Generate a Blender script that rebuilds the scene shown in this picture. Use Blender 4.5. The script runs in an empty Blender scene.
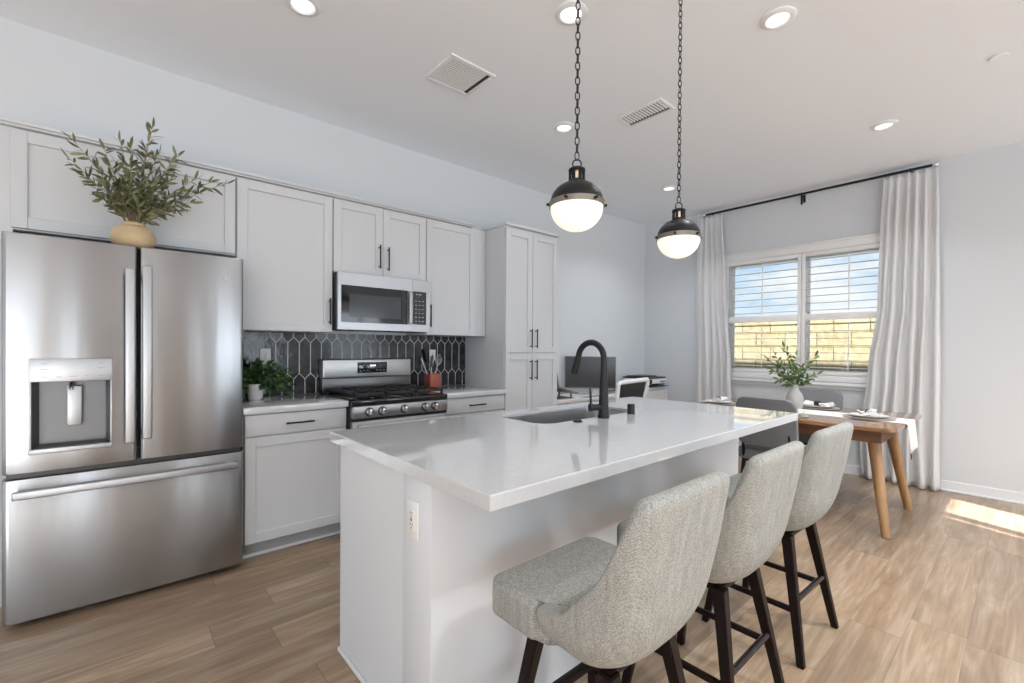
import bpy, bmesh, math, random
from mathutils import Vector, Matrix, Euler
random.seed(7)
PI = math.pi
SC = bpy.context.scene
C = SC.collection

# ------------------------------------------------------------------ camera
CAM_H = 1.2772
YAW, PITCH, ROLL = math.radians(48.8011), math.radians(-0.4075), 0.0061
_c, _s = math.cos(YAW), math.sin(YAW)
_F = Vector((_c*math.cos(PITCH), _s*math.cos(PITCH), math.sin(PITCH)))
_U = Vector((-_c*math.sin(PITCH), -_s*math.sin(PITCH), math.cos(PITCH)))
_R = Vector((_s, -_c, 0))
R2 = (_R + ROLL*_U).normalized(); U2 = (_U - ROLL*_R).normalized()
cam_data = bpy.data.cameras.new('camera')
cam_data.sensor_fit = 'HORIZONTAL'; cam_data.sensor_width = 36.0
cam_data.lens = 453.2375/1024*36.0
cam_data.shift_y = (350.7392-341.5)/1024
cam_data.clip_start = 0.05
cam = bpy.data.objects.new('camera', cam_data); C.objects.link(cam)
M = Matrix((R2, U2, -_F)).transposed().to_4x4(); M.translation = (0, 0, CAM_H)
cam.matrix_world = M
SC.camera = cam

# ------------------------------------------------------------------ world sky
SC.view_settings.view_transform = 'Standard'
try: SC.view_settings.look = 'None'
except Exception: pass
SC.view_settings.gamma = 1.0
SC.view_settings.use_curve_mapping = False
SC.view_settings.exposure = 0.0
try:
    SC.cycles.use_denoising = True
    SC.cycles.max_bounces = 10; SC.cycles.diffuse_bounces = 6; SC.cycles.glossy_bounces = 5
    SC.cycles.transparent_max_bounces = 12
    SC.cycles.sample_clamp_indirect = 6.0
    SC.cycles.caustics_reflective = False; SC.cycles.caustics_refractive = False
except Exception: pass

W = bpy.data.worlds.new('sky'); SC.world = W; W.use_nodes = True
nt = W.node_tree; nt.nodes.clear()
def wn(t, **k):
    n = nt.nodes.new(t)
    for a, b in k.items(): setattr(n, a, b)
    return n
tc = wn('ShaderNodeTexCoord'); sep = wn('ShaderNodeSeparateXYZ')
nt.links.new(tc.outputs['Generated'], sep.inputs[0])
ramp = wn('ShaderNodeValToRGB')
ramp.color_ramp.elements[0].position = 0.0; ramp.color_ramp.elements[0].color = (0.62, 0.80, 0.95, 1)
ramp.color_ramp.elements[1].position = 0.5; ramp.color_ramp.elements[1].color = (0.30, 0.52, 0.84, 1)
nt.links.new(sep.outputs['Z'], ramp.inputs[0])
mp = wn('ShaderNodeMapping'); mp.inputs['Scale'].default_value = (3.0, 3.0, 9.0); mp.inputs['Location'].default_value = (1.3, .2, .4)
nt.links.new(tc.outputs['Generated'], mp.inputs[0])
nz = wn('ShaderNodeTexNoise'); nz.inputs['Scale'].default_value = 1.6; nz.inputs['Detail'].default_value = 6; nz.inputs['Roughness'].default_value = .6
nt.links.new(mp.outputs[0], nz.inputs['Vector'])
cr = wn('ShaderNodeValToRGB'); cr.color_ramp.elements[0].position = .44; cr.color_ramp.elements[1].position = .64
nt.links.new(nz.outputs['Fac'], cr.inputs[0])
mx = wn('ShaderNodeMixRGB'); mx.inputs[2].default_value = (0.97, 0.98, 1.0, 1)
nt.links.new(cr.outputs[0], mx.inputs[0]); nt.links.new(ramp.outputs[0], mx.inputs[1])
bgn = wn('ShaderNodeBackground'); bgn.inputs['Strength'].default_value = 1.1
nt.links.new(mx.outputs[0], bgn.inputs[0])
wo = wn('ShaderNodeOutputWorld'); nt.links.new(bgn.outputs[0], wo.inputs[0])

# ------------------------------------------------------------------ sun, and area lamps standing in for daylight at unseen openings
sun_d = bpy.data.lights.new('sun', 'SUN'); sun_d.energy = 38.0; sun_d.angle = math.radians(0.53); sun_d.color = (1.0, .985, .96)
sun = bpy.data.objects.new('sun', sun_d); C.objects.link(sun)
_el, _az = math.radians(25.85), math.radians(69.3)
sd = Vector((math.cos(_az)*math.cos(_el), math.sin(_az)*math.cos(_el), -math.sin(_el)))
sun.rotation_euler = sd.to_track_quat('-Z', 'Y').to_euler()
def daylight(name, loc, direction, sx, sy, energy, col=(1, 1, 1)):
    d = bpy.data.lights.new(name, 'AREA'); d.shape = 'RECTANGLE'; d.size = sx; d.size_y = sy; d.energy = energy; d.color = col
    o = bpy.data.objects.new(name, d); C.objects.link(o); o.location = loc
    o.rotation_euler = Vector(direction).to_track_quat('-Z', 'Z').to_euler()
    return o
for nm_, xa_, xb_, e_ in (('patio_side_fill', -4.6, -1.5, 150), ('garden_door_daylight', -.85, -.40, 20), ('slim_window_daylight', 1.10, 1.32, 10), ('side_window_daylight', 1.85, 2.80, 46), ('dining_side_fill', 3.75, 5.45, 55)):  # patio and dining ones are fill lamps added at unseen openings
    daylight(nm_, ((xa_+xb_)/2, -4.57, 1.3), (0, 1, 1.0), xb_-xa_-.08, 2.45, e_, (.82, .92, 1.0))
daylight('west_side_fill', (-5.56, 0.6, 1.35), (1, 0, .9), 4.2, 2.0, 42, (.82, .92, 1.0))  # fill lamp added at an unseen opening in the west wall

# ------------------------------------------------------------------ room dimensions
XW, YK, H = 5.68, 3.62, 3.017
XL, YS = -5.5, -4.5

# ------------------------------------------------------------------ materials
def newmat(name):
    m = bpy.data.materials.new(name); m.use_nodes = True
    return m, m.node_tree, m.node_tree.nodes['Principled BSDF']
def pmat(name, col, rough=.5, metal=0.0, spec=.5, coat=0.0, bump=None, vary=None, aniso=None):
    """bump=(scale,strength,stretch xyz), vary=(scale, amount)"""
    m, t, b = newmat(name)
    b.inputs['Base Color'].default_value = (*col, 1); b.inputs['Roughness'].default_value = rough
    b.inputs['Metallic'].default_value = metal; b.inputs['Specular IOR Level'].default_value = spec
    b.inputs['Coat Weight'].default_value = coat
    tcn = None
    def coords(stretch):
        nonlocal tcn
        if tcn is None: tcn = t.nodes.new('ShaderNodeTexCoord')
        mpn = t.nodes.new('ShaderNodeMapping'); mpn.inputs['Scale'].default_value = stretch
        t.links.new(tcn.outputs['Object'], mpn.inputs[0]); return mpn.outputs[0]
    if vary:
        n = t.nodes.new('ShaderNodeTexNoise'); n.inputs['Scale'].default_value = vary[0]; n.inputs['Detail'].default_value = 4
        t.links.new(coords(vary[2] if len(vary) > 2 else (1, 1, 1)), n.inputs['Vector'])
        r = t.nodes.new('ShaderNodeValToRGB'); a = vary[1]
        r.color_ramp.elements[0].position = .3; r.color_ramp.elements[1].position = .7
        r.color_ramp.elements[0].color = (*[max(0, c*(1-a)) for c in col], 1); r.color_ramp.elements[1].color = (*[min(1, c*(1+a)) for c in col], 1)
        t.links.new(n.outputs['Fac'], r.inputs[0]); t.links.new(r.outputs[0], b.inputs['Base Color'])
    if bump:
        n = t.nodes.new('ShaderNodeTexNoise'); n.inputs['Scale'].default_value = bump[0]; n.inputs['Detail'].default_value = 3
        t.links.new(coords(bump[2] if len(bump) > 2 else (1, 1, 1)), n.inputs['Vector'])
        bn = t.nodes.new('ShaderNodeBump'); bn.inputs['Strength'].default_value = bump[1]; bn.inputs['Distance'].default_value = .01
        t.links.new(n.outputs['Fac'], bn.inputs['Height']); t.links.new(bn.outputs[0], b.inputs['Normal'])
    return m
def emat(name, col, strength):
    m, t, b = newmat(name)
    b.inputs['Base Color'].default_value = (.8, .8, .8, 1); b.inputs['Roughness'].default_value = .25
    b.inputs['Emission Color'].default_value = (*col, 1); b.inputs['Emission Strength'].default_value = strength
    return m

M_WALL = pmat('white_wall_paint', (.66, .685, .715), .85, bump=(180, .05))
M_CEIL = pmat('ceiling_paint', (.855, .89, .935), .9, bump=(140, .06))
M_TRIM = pmat('white_trim_paint', (.80, .81, .825), .45)
M_CAB = pmat('white_cabinet_paint', (.60, .613, .632), .42)
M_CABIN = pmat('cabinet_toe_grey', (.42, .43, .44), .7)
M_PANEL = pmat('island_panel_white', (.70, .722, .755), .5)
M_QUARTZ = pmat('white_quartz', (.60, .615, .635), .045, spec=.6, coat=.6, vary=(60, .03))
M_BLACK = pmat('matte_black_metal', (.011, .011, .012), .42, 0, .32)
M_BLKPLASTIC = pmat('black_plastic', (.02, .02, .022), .35)
M_BLKGLASS = pmat('black_glass', (.012, .012, .014), .06, spec=.6)
M_IRON = pmat('cast_iron', (.022, .022, .023), .6, bump=(150, .2))
M_DARKCASE = pmat('dark_appliance_case', (.06, .062, .065), .5)
M_STEEL = pmat('brushed_stainless', (.38, .385, .395), .25, 1.0, bump=(1.8, .22, (2.6, 1, .25)))
def add_aniso(m, k):
    t = m.node_tree; p_ = t.nodes['Principled BSDF']; tg = t.nodes.new('ShaderNodeTangent'); tg.direction_type = 'RADIAL'; tg.axis = 'Z'
    p_.inputs['Anisotropic'].default_value = k; t.links.new(tg.outputs[0], p_.inputs['Tangent']); p_.inputs['Anisotropic Rotation'].default_value = .25
add_aniso(M_STEEL, .97)
M_STEEL2 = pmat('stainless_trim', (.46, .46, .47), .36, 1.0, bump=(500, .04, (.05, .05, 1)))
M_SATIN = pmat('satin_stainless_handle', (.44, .44, .45), .45, 1.0)
M_DSTEEL = pmat('dark_brushed_steel', (.16, .16, .165), .32, .9)
M_CHROME = pmat('polished_chrome', (.8, .8, .8), .08, 1.0)
M_CAVITY = pmat('dispenser_grey', (.15, .15, .155), .38, .6)
M_NICKEL = pmat('aged_nickel', (.27, .245, .21), .34, 1.0)
M_BRASS = pmat('pale_brass', (.72, .62, .46), .25, 1.0)
M_OUTLET = pmat('outlet_plastic', (.82, .82, .81), .35)
M_SLOT = pmat('outlet_slot', (.05, .05, .05), .6)
M_GROUT = pmat('light_grout', (.80, .79, .77), .8)
M_LEG = pmat('espresso_wood', (.009, .004, .0035), .42, spec=.22, vary=(30, .3, (1, 1, .1)))
M_CURT = pmat('white_linen_curtain', (.88, .88, .885), .9, bump=(260, .12, (1, 1, .4)))
def add_translucency(m, k):
    t = m.node_tree; p_ = t.nodes['Principled BSDF']; o_ = t.nodes['Material Output']
    tr = t.nodes.new('ShaderNodeBsdfTranslucent'); tr.inputs[0].default_value = p_.inputs['Base Color'].default_value
    mx_ = t.nodes.new('ShaderNodeMixShader'); mx_.inputs[0].default_value = k
    t.links.new(p_.outputs[0], mx_.inputs[1]); t.links.new(tr.outputs[0], mx_.inputs[2]); t.links.new(mx_.outputs[0], o_.inputs[0])
add_translucency(M_CURT, .3)
M_GREYUP = pmat('grey_upholstery', (.15, .152, .16), .9, bump=(400, .2))
M_GREYLT = pmat('light_grey_upholstery', (.245, .25, .262), .9, bump=(400, .2))
M_POT = pmat('white_ceramic_pot', (.78, .77, .75), .45, bump=(30, .05))
M_TANVASE = pmat('sand_stoneware', (.56, .43, .26), .7, vary=(9, .16, (1, 1, 2)), bump=(60, .15))
M_GREYVASE = pmat('grey_stoneware', (.47, .46, .46), .6, bump=(25, .25, (1, 1, 3)), vary=(12, .1))
M_SOIL = pmat('dark_soil', (.03, .02, .015), .9)
M_STEM = pmat('pale_twig', (.30, .235, .15), .7)
M_GSTEM = pmat('green_stem', (.10, .14, .045), .6)
M_OLIVE = pmat('olive_leaf', (.14, .15, .07), .5, vary=(24, .55))
M_GREEN = pmat('deep_green_leaf', (.033, .085, .022), .42, vary=(30, .5))
M_MID = pmat('fresh_green_leaf', (.115, .19, .06), .45, vary=(26, .5))
M_RUST = pmat('rust_red_lacquer', (.36, .085, .05), .4, vary=(20, .12))
M_LINEN = pmat('white_linen', (.82, .81, .79), .9, bump=(300, .15))
M_PLATE = pmat('white_glazed_plate', (.80, .80, .79), .15)
M_CHARGER = pmat('woven_grey_charger', (.42, .39, .34), .75, bump=(200, .3))
M_RING = pmat('dark_bronze_ring', (.05, .035, .025), .45, .5)
M_SCREEN = pmat('dark_screen', (.065, .066, .07), .25)
M_WPLASTIC = pmat('white_plastic', (.80, .80, .80), .4)
M_GPLASTIC = pmat('grey_plastic', (.25, .25, .255), .5)
M_PAPER = pmat('paper', (.85, .85, .84), .8)
M_SILVER = pmat('silver_aluminium', (.6, .6, .61), .3, .9)
M_VINYL = pmat('white_vinyl', (.84, .84, .84), .35)
M_SHUT = pmat('white_shutter_paint', (.84, .84, .84), .4)
M_CRYSTAL = pmat('cut_crystal', (.72, .73, .74), .08, .6)
M_GLOBE = emat('lit_opal_glass', (1.0, .87, .66), .66)
M_LENS = emat('lit_downlight_lens', (1.0, .97, .90), 1.5)
M_DISPLAY = emat('lit_clock_digits', (.85, .95, 1.0), 1.2)
M_ICON = pmat('grey_button_print', (.30, .30, .31), .5)
M_WICON = pmat('white_button_print', (.45, .45, .46), .5)
M_VOID = pmat('duct_shade_dark', (.05, .05, .052), .9)
M_GRAVEL = pmat('gravel_soil', (.42, .35, .26), .95, vary=(25, .3), bump=(60, .5))
M_SUNBLOCK = pmat('sun_blocker_stucco', (.62, .58, .52), .9)

def glass_mat():
    m = bpy.data.materials.new('window_glass'); m.use_nodes = True; t = m.node_tree; t.nodes.clear()
    tr = t.nodes.new('ShaderNodeBsdfTransparent'); tr.inputs[0].default_value = (.96, .98, .98, 1)
    gl = t.nodes.new('ShaderNodeBsdfGlossy'); gl.inputs['Roughness'].default_value = .01
    fr = t.nodes.new('ShaderNodeFresnel'); fr.inputs[0].default_value = 1.35
    mx = t.nodes.new('ShaderNodeMixShader'); o = t.nodes.new('ShaderNodeOutputMaterial')
    t.links.new(fr.outputs[0], mx.inputs[0]); t.links.new(tr.outputs[0], mx.inputs[1]); t.links.new(gl.outputs[0], mx.inputs[2]); t.links.new(mx.outputs[0], o.inputs[0])
    return m
M_GLASS = glass_mat()

def nodes(t):
    def N(ty, **k):
        n = t.nodes.new(ty)
        for a, b in k.items(): setattr(n, a, b)
        return n
    def math_(op, a, b=None, c=None):
        n = N('ShaderNodeMath', operation=op)
        for i, v in enumerate((a, b, c)):
            if v is None: continue
            if isinstance(v, (int, float)): n.inputs[i].default_value = v
            else: t.links.new(v, n.inputs[i])
        return n.outputs[0]
    return N, math_
def floor_mat():
    m, t, b = newmat('wood_plank_floor'); N, mt = nodes(t); L = t.links.new
    tcn = N('ShaderNodeTexCoord'); sp = N('ShaderNodeSeparateXYZ'); L(tcn.outputs['Object'], sp.inputs[0])
    pw, pl = .19, 1.45
    ry = mt('DIVIDE', mt('ADD', sp.outputs['Y'], .02), pw); row = mt('FLOOR', ry); fy = mt('FRACT', ry)
    wn1 = N('ShaderNodeTexWhiteNoise', noise_dimensions='1D'); L(row, wn1.inputs['W'])
    rx = mt('ADD', mt('DIVIDE', sp.outputs['X'], pl), mt('MULTIPLY', wn1.outputs['Value'], 7.0)); col = mt('FLOOR', rx); fx = mt('FRACT', rx)
    cmb = N('ShaderNodeCombineXYZ'); L(row, cmb.inputs[0]); L(col, cmb.inputs[1])
    wn2 = N('ShaderNodeTexWhiteNoise', noise_dimensions='2D'); L(cmb.outputs[0], wn2.inputs['Vector'])
    # grain
    gv = N('ShaderNodeCombineXYZ'); L(mt('MULTIPLY', sp.outputs['X'], 1.1), gv.inputs[0]); L(mt('MULTIPLY', sp.outputs['Y'], 11.0), gv.inputs[1]); L(mt('MULTIPLY', wn2.outputs['Value'], 50.0), gv.inputs[2])
    g1 = N('ShaderNodeTexNoise'); g1.inputs['Scale'].default_value = 1.6; g1.inputs['Detail'].default_value = 7; g1.inputs['Roughness'].default_value = .62; g1.inputs['Distortion'].default_value = .9
    L(gv.outputs[0], g1.inputs['Vector'])
    gv2 = N('ShaderNodeCombineXYZ'); L(mt('MULTIPLY', sp.outputs['X'], 2.0), gv2.inputs[0]); L(mt('MULTIPLY', sp.outputs['Y'], 60.0), gv2.inputs[1]); L(mt('MULTIPLY', wn2.outputs['Value'], 31.0), gv2.inputs[2])
    g2 = N('ShaderNodeTexNoise'); g2.inputs['Scale'].default_value = 1.5; g2.inputs['Detail'].default_value = 5
    L(gv2.outputs[0], g2.inputs['Vector'])
    r = N('ShaderNodeValToRGB'); e = r.color_ramp.elements
    e[0].position = .28; e[0].color = (.205, .133, .085, 1); e[1].position = .74; e[1].color = (.545, .45, .355, 1)
    n3 = e.new(.5); n3.color = (.35, .25, .165, 1)
    f = mt('ADD', mt('MULTIPLY', g1.outputs['Fac'], .78), mt('MULTIPLY', g2.outputs['Fac'], .22)); L(f, r.inputs[0])
    tone = N('ShaderNodeValToRGB'); tone.color_ramp.elements[0].color = (.82, .81, .81, 1); tone.color_ramp.elements[1].color = (1.12, 1.09, 1.05, 1)
    L(wn2.outputs['Value'], tone.inputs[0])
    mul = N('ShaderNodeMixRGB', blend_type='MULTIPLY'); mul.inputs[0].default_value = 1; L(r.outputs[0], mul.inputs[1]); L(tone.outputs[0], mul.inputs[2])
    ey = mt('MINIMUM', fy, mt('SUBTRACT', 1.0, fy)); ex = mt('MINIMUM', fx, mt('SUBTRACT', 1.0, fx))
    gap = mt('MAXIMUM', mt('LESS_THAN', ey, .006), mt('LESS_THAN', ex, .0014))
    dk = N('ShaderNodeMixRGB'); L(mt('MULTIPLY', gap, .5), dk.inputs[0]); L(mul.outputs[0], dk.inputs[1]); dk.inputs[2].default_value = (.07, .045, .03, 1)
    L(dk.outputs[0], b.inputs['Base Color'])
    b.inputs['Roughness'].default_value = .36; b.inputs['Specular IOR Level'].default_value = .5
    b.inputs['Coat Weight'].default_value = .35; b.inputs['Coat Roughness'].default_value = .28
    bn = N('ShaderNodeBump'); bn.inputs['Strength'].default_value = .12; bn.inputs['Distance'].default_value = .004
    L(mt('SUBTRACT', g2.outputs['Fac'], mt('MULTIPLY', gap, .8)), bn.inputs['Height']); L(bn.outputs[0], b.inputs['Normal'])
    return m
M_FLOOR = floor_mat()
def wood_mat(name, c0, c1, axis=1, rough=.3, sc=1.0):
    m, t, b = newmat(name); N, mt = nodes(t); L = t.links.new
    tcn = N('ShaderNodeTexCoord'); mpn = N('ShaderNodeMapping'); s = [16*sc]*3; s[axis] = 1.3*sc; mpn.inputs['Scale'].default_value = s
    L(tcn.outputs['Object'], mpn.inputs[0])
    n = N('ShaderNodeTexNoise'); n.inputs['Scale'].default_value = 1.5; n.inputs['Detail'].default_value = 6; n.inputs['Distortion'].default_value = .6; L(mpn.outputs[0], n.inputs['Vector'])
    r = N('ShaderNodeValToRGB'); r.color_ramp.elements[0].position = .3; r.color_ramp.elements[1].position = .7
    r.color_ramp.elements[0].color = (*c0, 1); r.color_ramp.elements[1].color = (*c1, 1)
    L(n.outputs['Fac'], r.inputs[0]); L(r.outputs[0], b.inputs['Base Color']); b.inputs['Roughness'].default_value = rough
    return m
M_TABLE = wood_mat('walnut_table', (.19, .085, .035), (.33, .165, .075), 1, .12)
M_TABLE.node_tree.nodes['Principled BSDF'].inputs['Coat Weight'].default_value = .6
M_TLEG = wood_mat('honey_wood_leg', (.30, .155, .065), (.44, .255, .12), 2, .35)
def fabric_mat():
    m, t, b = newmat('oatmeal_woven_fabric'); N, mt = nodes(t); L = t.links.new
    tcn = N('ShaderNodeTexCoord'); sp = N('ShaderNodeSeparateXYZ'); L(tcn.outputs['Object'], sp.inputs[0])
    n = N('ShaderNodeTexNoise'); n.inputs['Scale'].default_value = 380; n.inputs['Detail'].default_value = 2; L(tcn.outputs['Object'], n.inputs['Vector'])
    mpn = N('ShaderNodeMapping'); mpn.inputs['Scale'].default_value = (60, 60, 2.5); L(tcn.outputs['Object'], mpn.inputs[0])
    n2 = N('ShaderNodeTexNoise'); n2.inputs['Scale'].default_value = 1.2; n2.inputs['Detail'].default_value = 3; L(mpn.outputs[0], n2.inputs['Vector'])
    k = 2*PI/.0075
    wx = mt('SINE', mt('MULTIPLY', mt('ADD', sp.outputs['X'], sp.outputs['Y']), k)); wz = mt('SINE', mt('MULTIPLY', mt('ADD', sp.outputs['Z'], mt('MULTIPLY', sp.outputs['Y'], .6)), k))
    w = mt('MULTIPLY', wx, wz)
    f = mt('ADD', mt('ADD', mt('MULTIPLY', n.outputs['Fac'], .78), mt('MULTIPLY', n2.outputs['Fac'], .22)), mt('MULTIPLY', w, .05))
    r = N('ShaderNodeValToRGB'); r.color_ramp.elements[0].position = .30; r.color_ramp.elements[1].position = .68
    r.color_ramp.elements[0].color = (.16, .162, .15, 1); r.color_ramp.elements[1].color = (.47, .472, .445, 1)
    L(f, r.inputs[0]); L(r.outputs[0], b.inputs['Base Color']); b.inputs['Roughness'].default_value = .95
    b.inputs['Specular IOR Level'].default_value = .15
    bn = N('ShaderNodeBump'); bn.inputs['Strength'].default_value = .2; bn.inputs['Distance'].default_value = .002
    L(mt('ADD', n.outputs['Fac'], mt('MULTIPLY', w, .08)), bn.inputs['Height']); L(bn.outputs[0], b.inputs['Normal'])
    return m
M_FABRIC = fabric_mat()
def tile_mat():
    m, t, b = newmat('charcoal_glazed_tile'); N, mt = nodes(t); L = t.links.new
    tcn = N('ShaderNodeTexCoord')
    n = N('ShaderNodeTexNoise'); n.inputs['Scale'].default_value = 16; n.inputs['Detail'].default_value = 4; L(tcn.outputs['Object'], n.inputs['Vector'])
    r = N('ShaderNodeValToRGB'); r.color_ramp.elements[0].position = .3; r.color_ramp.elements[1].position = .75
    r.color_ramp.elements[0].color = (.012, .012, .013, 1); r.color_ramp.elements[1].color = (.055, .055, .06, 1)
    L(n.outputs['Fac'], r.inputs[0]); L(r.outputs[0], b.inputs['Base Color']); b.inputs['Roughness'].default_value = .12; b.inputs['Specular IOR Level'].default_value = .32
    n2 = N('ShaderNodeTexNoise'); n2.inputs['Scale'].default_value = 26; n2.inputs['Detail'].default_value = 2; L(tcn.outputs['Object'], n2.inputs['Vector'])
    bn = N('ShaderNodeBump'); bn.inputs['Strength'].default_value = .13; bn.inputs['Distance'].default_value = .01
    L(n2.outputs['Fac'], bn.inputs['Height']); L(bn.outputs[0], b.inputs['Normal'])
    return m
M_TILE = tile_mat()
def block_mat():
    m, t, b = newmat('tan_block_wall'); N, mt = nodes(t); L = t.links.new
    tcn = N('ShaderNodeTexCoord'); sp = N('ShaderNodeSeparateXYZ'); L(tcn.outputs['Object'], sp.inputs[0])
    cmb = N('ShaderNodeCombineXYZ'); L(mt('ADD', sp.outputs['Y'], .03), cmb.inputs[0]); L(mt('ADD', sp.outputs['Z'], .09), cmb.inputs[1])
    br = N('ShaderNodeTexBrick'); br.inputs['Scale'].default_value = 1.0; br.inputs['Brick Width'].default_value = .40; br.inputs['Row Height'].default_value = .20
    br.inputs['Mortar Size'].default_value = .007; br.inputs['Mortar Smooth'].default_value = .3
    br.inputs['Color1'].default_value = (.345, .285, .175, 1); br.inputs['Color2'].default_value = (.285, .232, .135, 1); br.inputs['Mortar'].default_value = (.09, .07, .045, 1)
    L(cmb.outputs[0], br.inputs['Vector'])
    n = N('ShaderNodeTexNoise'); n.inputs['Scale'].default_value = 14; n.inputs['Detail'].default_value = 6; L(tcn.outputs['Object'], n.inputs['Vector'])
    r = N('ShaderNodeValToRGB'); r.color_ramp.elements[0].position = .3; r.color_ramp.elements[1].position = .7
    r.color_ramp.elements[0].color = (.78, .76, .72, 1); r.color_ramp.elements[1].color = (1.1, 1.1, 1.1, 1)
    L(n.outputs['Fac'], r.inputs[0])
    mu = N('ShaderNodeMixRGB', blend_type='MULTIPLY'); mu.inputs[0].default_value = 1; L(br.outputs[0], mu.inputs[1]); L(r.outputs[0], mu.inputs[2])
    L(mu.outputs[0], b.inputs['Base Color']); b.inputs['Roughness'].default_value = .95
    bn = N('ShaderNodeBump'); bn.inputs['Strength'].default_value = .5; bn.inputs['Distance'].default_value = .02
    L(mt('ADD', n.outputs['Fac'], mt('MULTIPLY', br.outputs['Fac'], -1.0)), bn.inputs['Height']); L(bn.outputs[0], b.inputs['Normal'])
    return m
M_BLOCK = block_mat()

# ------------------------------------------------------------------ mesh helpers
def BM(): return bmesh.new()
def add_box(bm, x0, x1, y0, y1, z0, z1, bev=0.0, seg=2):
    t = bmesh.new()
    vs = [t.verts.new((x, y, z)) for x in (x0, x1) for y in (y0, y1) for z in (z0, z1)]
    for q in ((0, 1, 3, 2), (4, 6, 7, 5), (0, 4, 5, 1), (2, 3, 7, 6), (0, 2, 6, 4), (1, 5, 7, 3)):
        t.faces.new([vs[i] for i in q])
    if bev > 0:
        bmesh.ops.bevel(t, geom=t.edges[:], offset=bev, segments=seg, affect='EDGES', profile=.5, clamp_overlap=True)
    merge(bm, t)
def merge(bm, t, mat=None):
    if mat is not None: bmesh.ops.transform(t, matrix=mat, verts=t.verts[:])
    mp_ = {}
    for v in t.verts: mp_[v] = bm.verts.new(v.co)
    for f in t.faces:
        try:
            nf = bm.faces.new([mp_[v] for v in f.verts]); nf.smooth = f.smooth
        except ValueError: pass
    t.free()
def box(x0, x1, y0, y1, z0, z1, bev=0.0, seg=2):
    bm = BM(); add_box(bm, x0, x1, y0, y1, z0, z1, bev, seg); return bm
def frame_mat(p, d):
    d = Vector(d).normalized(); up = Vector((0, 0, 1)) if abs(d.z) < .95 else Vector((1, 0, 0))
    x = up.cross(d).normalized(); y = d.cross(x)
    m = Matrix((x, y, d)).transposed().to_4x4(); m.translation = p; return m
def add_cone(bm, p0, p1, r0, r1=None, n=16, caps=True):
    r1 = r0 if r1 is None else r1
    p0, p1 = Vector(p0), Vector(p1); m = frame_mat(p0, p1-p0); L = (p1-p0).length
    a = [bm.verts.new(m @ Vector((r0*math.cos(2*PI*i/n), r0*math.sin(2*PI*i/n), 0))) for i in range(n)]
    b = [bm.verts.new(m @ Vector((r1*math.cos(2*PI*i/n), r1*math.sin(2*PI*i/n), L))) for i in range(n)]
    for i in range(n):
        f = bm.faces.new((a[i], a[(i+1) % n], b[(i+1) % n], b[i])); f.smooth = True
    if caps: bm.faces.new(a[::-1]); bm.faces.new(b)
def add_tube(bm, pts, r, n=10, closed=False):
    pts = [Vector(p) for p in pts]; rs = r if isinstance(r, (list, tuple)) else [r]*len(pts)
    rings = []; prev = None
    for i, p in enumerate(pts):
        if closed: d = pts[(i+1) % len(pts)]-pts[i-1]
        else: d = (pts[min(i+1, len(pts)-1)]-pts[max(i-1, 0)])
        d.normalize()
        if prev is None:
            up = Vector((0, 0, 1)) if abs(d.z) < .9 else Vector((1, 0, 0)); x = up.cross(d).normalized()
        else: x = (prev-d*prev.dot(d)).normalized()
        prev = x; y = d.cross(x)
        rings.append([bm.verts.new(p+(x*math.cos(2*PI*k/n)+y*math.sin(2*PI*k/n))*rs[i]) for k in range(n)])
    R = len(rings)
    for i in range(R if closed else R-1):
        a, b = rings[i], rings[(i+1) % R]
        for k in range(n):
            f = bm.faces.new((a[k], a[(k+1) % n], b[(k+1) % n], b[k])); f.smooth = True
    if not closed: bm.faces.new(rings[0][::-1]); bm.faces.new(rings[-1])
def add_lathe(bm, prof, cx=0, cy=0, n=32, cap0=True, cap1=True):
    """prof: (r,z) from bottom to top"""
    rings = []
    for r, z in prof:
        if r < 1e-5: rings.append([bm.verts.new((cx, cy, z))])
        else: rings.append([bm.verts.new((cx+r*math.cos(2*PI*i/n), cy+r*math.sin(2*PI*i/n), z)) for i in range(n)])
    for a, b in zip(rings, rings[1:]):
        for i in range(n):
            j = (i+1) % n
            if len(a) == 1 and len(b) == 1: continue
            if len(a) == 1: f = bm.faces.new((a[0], b[j], b[i]))
            elif len(b) == 1: f = bm.faces.new((a[i], a[j], b[0]))
            else: f = bm.faces.new((a[i], a[j], b[j], b[i]))
            f.smooth = True
    if cap0 and len(rings[0]) > 1: bm.faces.new(rings[0][::-1])
    if cap1 and len(rings[-1]) > 1: bm.faces.new(rings[-1])
def add_prism(bm, poly, z0, z1, bev=0, seg=2):
    t = bmesh.new()
    a = [t.verts.new((x, y, z0)) for x, y in poly]; b = [t.verts.new((x, y, z1)) for x, y in poly]; n = len(poly)
    t.faces.new(a[::-1]); t.faces.new(b)
    for i in range(n): t.faces.new((a[i], a[(i+1) % n], b[(i+1) % n], b[i]))
    if bev:
        ed = [e for e in t.edges if abs(e.verts[0].co.z-e.verts[1].co.z) < 1e-6]
        bmesh.ops.bevel(t, geom=ed, offset=bev, segments=seg, affect='EDGES', profile=.5)
    merge(bm, t)
def rrect(x0, x1, y0, y1, r, n=6):
    out = []
    for cx, cy, a0 in ((x1-r, y1-r, 0), (x0+r, y1-r, PI/2), (x0+r, y0+r, PI), (x1-r, y0+r, 1.5*PI)):
        for i in range(n+1):
            a = a0+PI/2*i/n; out.append((cx+r*math.cos(a), cy+r*math.sin(a)))
    return out
BASE = {}
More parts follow.
